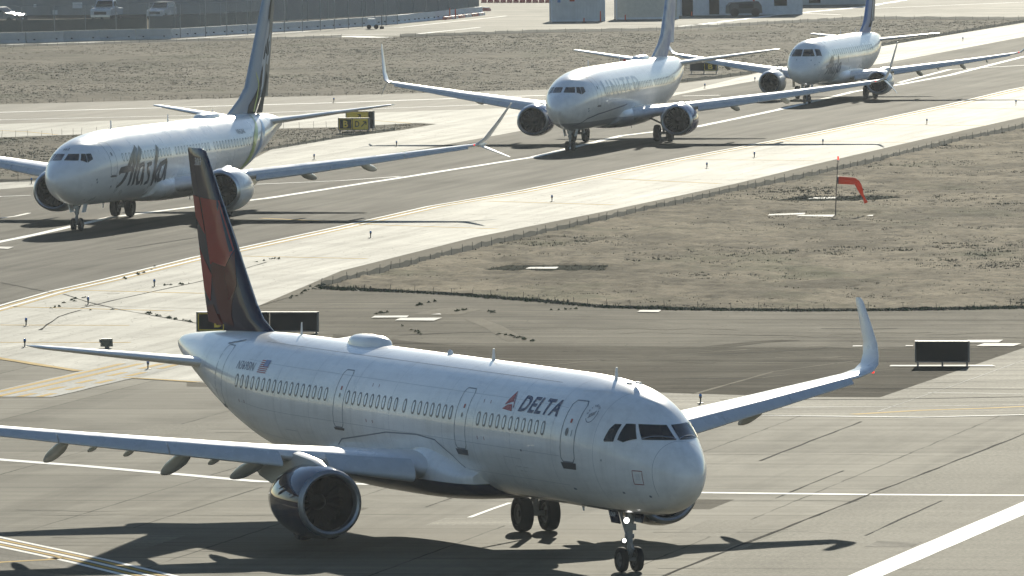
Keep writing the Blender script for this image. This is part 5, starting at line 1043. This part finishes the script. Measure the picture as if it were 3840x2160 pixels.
# parked vehicles
def car(label, px, py, rz, L, W, H, col, kind, cat):
    t = thing('parked_car' if cat != 'pickup' else 'pickup_truck', label, cat, g(px, py, .01), rz); mt = paint('car paint '+str(px), col, .25, .5)
    side = {'suv': [(-.5, .28), (-.5, .62), (-.46, .95), (-.36, 1), (.02, 1), (.16, .66), (.42, .58), (.5, .48), (.5, .28)], 'sedan': [(-.5, .3), (-.5, .6), (-.4, .66), (-.25, .97), (-.02, 1), (.18, .66), (.42, .58), (.5, .45), (.5, .3)], 'pickup': [(-.5, .3), (-.5, .6), (-.14, .62), (-.13, .97), (.1, 1), (.2, .66), (.45, .62), (.5, .52), (.5, .3)]}[kind]
    m = MB(); prof = [(x*L, z*H) for x, z in side]; rings = []
    for yy, kx, dz in ((-.5, .97, -.02), (-.47, 1, 0), (.47, 1, 0), (.5, .97, -.02)): rings.append([(x*kx, yy*W*(1 if z < .68*H else .8), z+dz*H) for x, z in prof])
    m.loft(rings); m.build('body', mt, t, ang=25)
    gx = {'suv': (.03, .155), 'sedan': (-.01, .175), 'pickup': (.105, .195)}[kind]
    m = MB(); m.add([(gx[0]*L+.03, -.36*W, .97*H), (gx[0]*L+.03, .36*W, .97*H), (gx[1]*L+.05, .42*W, .69*H), (gx[1]*L+.05, -.42*W, .69*H)], [(0, 1, 2, 3)]); m.build('windscreen', m_glass, t, smooth=False)
    for sd in (-1, 1):
        m = MB(); a0 = {'suv': -.42, 'sedan': -.27, 'pickup': -.11}[kind]; m.add([(a0*L, sd*.485*W, .70*H), (gx[1]*L-.1, sd*.485*W, .70*H), (gx[0]*L-.05, sd*.41*W, .94*H), ((a0+.05)*L, sd*.41*W, .94*H)], [(0, 1, 2, 3)]); m.build('side_window', m_glass, t, smooth=False)
        m = MB(); m.box((.485*L, sd*.36*W, .5*H), (.1, .3*W*.7, .09*H)); m.build('headlight', m_lip, t, smooth=False)
        m = MB(); m.box((.19*L, sd*.56*W, .7*H), (.12, .18, .13)); m.build('wing_mirror', mt, t, smooth=False)
        for x in (-.31, .32):
            m = MB(); m.lathe([(-.12, .2), (-.12, .33), (.12, .33), (.12, .2)], (x*L, sd*.44*W, .335), (0, 1, 0), 20, cap=True); m.build('wheel', m_tyre, t)
    m = MB(); m.box((.5*L, 0, .40*H), (.08, W*.6, .14*H)); m.build('grille', m_sblk, t, smooth=False)
    m = MB(); m.box((.505*L, 0, .26*H), (.12, W*.92, .1*H)); m.build('bumper', m_lip if kind == 'pickup' else mt, t, smooth=False)
    m = MB(); m.box((.52*L, 0, .3*H), (.1, .32, .14)); m.build('number_plate', m_whs, t, smooth=False)
    return t
car('silver pickup truck facing the field behind the chain link fence', 400, 78, R(-100), 6.0, 2.1, 2.1, (.45, .50, .55), 'pickup', 'pickup')
car('pale silver car parked right of the pickup truck behind the fence', 606, 72, R(-105), 4.8, 1.85, 1.75, (.5, .53, .56), 'suv', 'car')
car('dark car with a glinting bonnet cut by the left frame edge', 10, 88, R(-35), 4.8, 1.9, 1.7, (.07, .075, .08), 'sedan', 'car')
car('black car parked behind the fence left of the script jet\'s fin', 880, 100, R(-80), 4.6, 1.85, 1.5, (.02, .022, .025), 'sedan', 'car')
# sheds, containers and building at the top right
m_cont = NT('white corrugated steel'); _w = m_cont.n('TexWave', wave_type='BANDS', bands_direction='X'); m_cont.L(m_cont.map((1, 1, 1)), _w.inputs[0]); _w.inputs['Scale'].default_value = 2.2; m_cont.set(col=m_cont.mix(1.0, (.52, .55, .57), m_cont.ramp(m_cont.noise(m_cont.map(), .8, 5), [(.3, .82), (.65, 1)]), 'MULTIPLY'), rough=.5); m_cont.bump(_w.outputs[0], .8, .04); m_cont = m_cont.mat
def shed(label, c, d, rz, mat, name='storage_container', cat='container', doors=(), roof=True):
    t = thing(name, label, cat, (c.x, c.y, .01), rz); m = MB(); m.box((0, 0, d[2]/2+.12), d); m.build('container_body' if 'cont' in name else 'building_wall', mat, t, smooth=False)
    m = MB()
    for x in (-d[0]/2, d[0]/2):
        for y in (-d[1]/2, d[1]/2): m.box((x, y, d[2]/2+.1), (.14, .14, d[2]+.2))
    m.box((0, -d[1]/2, .12), (d[0], .12, .2)); m.box((0, -d[1]/2, d[2]+.1), (d[0]+.1, .14, .16)); m.build('corner_frame', m_wb if 'cont' in name else mat, t, smooth=False)
    for (x, z, w_, h, mt, nm) in doors: q = MB(); q.box((x, -d[1]/2-.03, z+h/2), (w_, .08, h)); q.build(nm, mt, t, smooth=False)
    return t
a, b_ = g(2068, 86), g(2262, 77)
shed('white steel container standing left of the second one under the top edge', (a+b_)/2+Vector((0, 1.2, 0)), (5.2, 2.4, 3.0), R(4), m_cont, doors=[(-1.9, 1.9, .3, .3, NT('blue placard').set(col=(.05, .15, .4), rough=.5).mat, 'placard'), (-.6, 2.0, .5, .2, m_red, 'placard'), (-.2, .1, .06, 2.8, m_wb, 'door_seam')])
a, b_ = g(2309, 77), g(2540, 70)
shed('cream corrugated container right of the pale container behind the second fin', (a+b_)/2+Vector((0, 1.4, 0)), (6.1, 2.6, 3.2), R(3), M('cream corrugated steel', (.46, .45, .40), .6, .1), doors=[])
a, b_ = g(2545, 68), g(3000, 48)
m_bld = M('pale building wall', (.48, .52, .56), .7, .1)
shed('pale low building with dark doorways along the top edge', (a+b_)/2+Vector((0, 3.2, 0)), (12.3, 5, 4.5), R(3), m_bld, 'service_building', 'building', [(-5.4, 0, 1.1, 3.2, m_sblk, 'door'), (-2.7, .1, 1.0, 3.0, m_sblk, 'door'), (2.2, 2.0, .8, .8, m_glass, 'window'), (-.6, 1.8, .5, .6, m_glass, 'window'), (4.0, .9, 1.3, 1.6, m_sblk, 'loading_hatch')])
a, b_ = g(3010, 24), g(3240, 16)
shed('distant grey building at the top right corner beside the third fin', (a+b_)/2+Vector((0, 5, 0)), (7.5, 6, 5), R(2), M('grey building wall', (.32, .35, .36), .7, .1), 'distant_building', 'building', [(-2, .2, 1.2, 2.6, m_sblk, 'door'), (1.5, 1.6, .9, .8, m_glass, 'window')])
# ground service truck
t = thing('service_truck', 'dark service tractor with a red beacon parked before the pale building', 'truck', g(2790, 61, .01), R(6)); mb_ = M('dark truck paint', (.04, .045, .045), .5)
m = MB(); m.loft([[(x, -.95, z) for x, z in ((-1.75, .3), (-1.7, 1.05), (-1.35, 1.4), (1.35, 1.5), (1.68, 1.05), (1.75, .3))], [(x, .95, z) for x, z in ((-1.75, .3), (-1.7, 1.05), (-1.35, 1.4), (1.35, 1.5), (1.68, 1.05), (1.75, .3))]]); m.build('body', mb_, t, ang=25)
for x in (-1.05, 1.05): m = MB(); m.lathe([(-.15, .2), (-.15, .42), (.15, .42), (.15, .2)], (x, -.86, .42), (0, 1, 0), 18, cap=True); m.build('wheel', m_tyre, t)
m = MB(); m.lathe([(0, .1), (.16, .09), (.2, .01)], (1.0, 0, 1.5), (0, 0, 1), 10); m.build('beacon', m_beac, t)
m = MB(); m.box((.1, -.97, 1.05), (1.5, .06, .45)); m.build('side_window', m_glass, t, smooth=False)
# orange delineators and water barriers
m_o = M('orange plastic', (.60, .10, .03), .5, .1)
def post(px, py, h, lb):
    t = thing('delineator_post', lb, 'delineator', g(px, py, .01), 0, 'orange delineators'); m = MB(); m.lathe([(0, .22), (.05, .22), (.07, .08)], (0, 0, 0), (0, 0, 1), 10, cap=True); m.build('base', m_sblk, t); m = MB(); m.lathe([(.06, .075), (h-.05, .06), (h, .02)], (0, 0, 0), (0, 0, 1), 10); m.build('post', m_o, t)
for px, py, h, lb in ((1687, 71, 1.1, 'tall orange delineator post at the left end of the barricade row'), (1708, 71, 1.0, 'orange delineator post second in the barricade row'), (2252, 81, 1.05, 'orange delineator post between the pale containers'), (2345, 77, .6, 'short orange cone before the cream container'), (2190, 84, .45, 'small orange cone before the white container'), (2594, 62, .5, 'small orange cone beside the building door')): post(px, py, h, lb)
m_ow = M('red and white plastic', (.55, .13, .09), .5, .1)
for i in range(6):
    p0, p1 = g(1666+i*25, 75-i*3.0), g(1688+i*25, 72-i*3.0); d = p1-p0; t = thing('plastic_barricade', 'low %s plastic barricade in front of the fence end' % ('orange' if i % 2 == 0 else 'white'), 'barricade', p0+d/2, math.atan2(d.y, d.x), 'low plastic barricades'); m = MB(); m.box((0, 0, .16), (max(.5, d.length-.1), .4, .3), 0, 0, .9); m.build('barricade_body', m_ow if i % 2 == 0 else m_whs, t, smooth=False); m = MB(); m.box((0, -.2, .2), (.5, .03, .1)); m.build('reflector', m_whs if i % 2 == 0 else m_ow, t, smooth=False)
for i in range(11):
    x = 1815+i*24; t = thing('plastic_barrier', 'red plastic barrier in the row along the top edge', 'barrier', g(x, 10, .01), R(3), 'red water barriers'); m = MB(); m.box((0, 0, .18), (.62, .5, .36), 0, 0, .85); m.build('barrier_body', m_ow, t, smooth=False); m = MB(); m.box((0, 0, .40), (.5, .3, .1)); m.build('cap', m_whs, t, smooth=False)
t = thing('plastic_barrier', 'red and white low barrier lying beyond the end of the pale row', 'barrier', g(1823, 41, .01), R(-20)); m = MB(); m.box((0, 0, .16), (.95, .5, .3), 0, 0, .85); m.build('barrier_body', m_ow, t, smooth=False); m = MB(); m.box((0, 0, .35), (.6, .3, .08)); m.build('cap', m_whs, t, smooth=False)
# portable sign stand and equipment by the fence
t = thing('equipment_cart', 'small pale equipment trailer standing before the far fence', 'trailer', g(1396, 109, .01), R(5)); m = MB(); m.loft([[(-.5, -.4, .25), (.5, -.4, .25), (.5, .4, .25), (-.5, .4, .25)], [(-.42, -.3, 1.0), (.30, -.3, 1.0), (.30, .3, 1.0), (-.42, .3, 1.0)]]); m.build('cabinet', m_wb, t, smooth=False)
for x in (-.35, .35): m = MB(); m.lathe([(-.1, .1), (-.1, .22), (.1, .22), (.1, .1)], (x, -.42, .22), (0, 1, 0), 14, cap=True); m.build('wheel', m_tyre, t)
t = thing('marker_stand', 'thin dark marker stand right of the equipment trailer', 'marker', g(1432, 108, .01)); m = MB(); m.box((0, 0, .12), (.4, .4, .24)); m.build('base', m_sblk, t, smooth=False); m = MB(); m.tube([(0, 0, .2), (0, 0, 1.35)], .05, 8); m.build('post', m_sfrm, t)

# ---------------------------------------------------------------- haze
hz = MB(); hz.box((0, 590, 14), (900, 1300, 31)); h = hz.build('haze', [], smooth=False)
hm = bpy.data.materials.new('haze'); hm.use_nodes = True; nt = hm.node_tree; nt.nodes.clear(); out = nt.nodes.new('ShaderNodeOutputMaterial'); pv = nt.nodes.new('ShaderNodeVolumePrincipled')
pv.inputs['Color'].default_value = (.86, .93, 1.0, 1); pv.inputs['Density'].default_value = HAZE; pv.inputs['Anisotropy'].default_value = .3; nt.links.new(pv.outputs[0], out.inputs['Volume']); h.data.materials.append(hm); tag(h, kind='stuff')
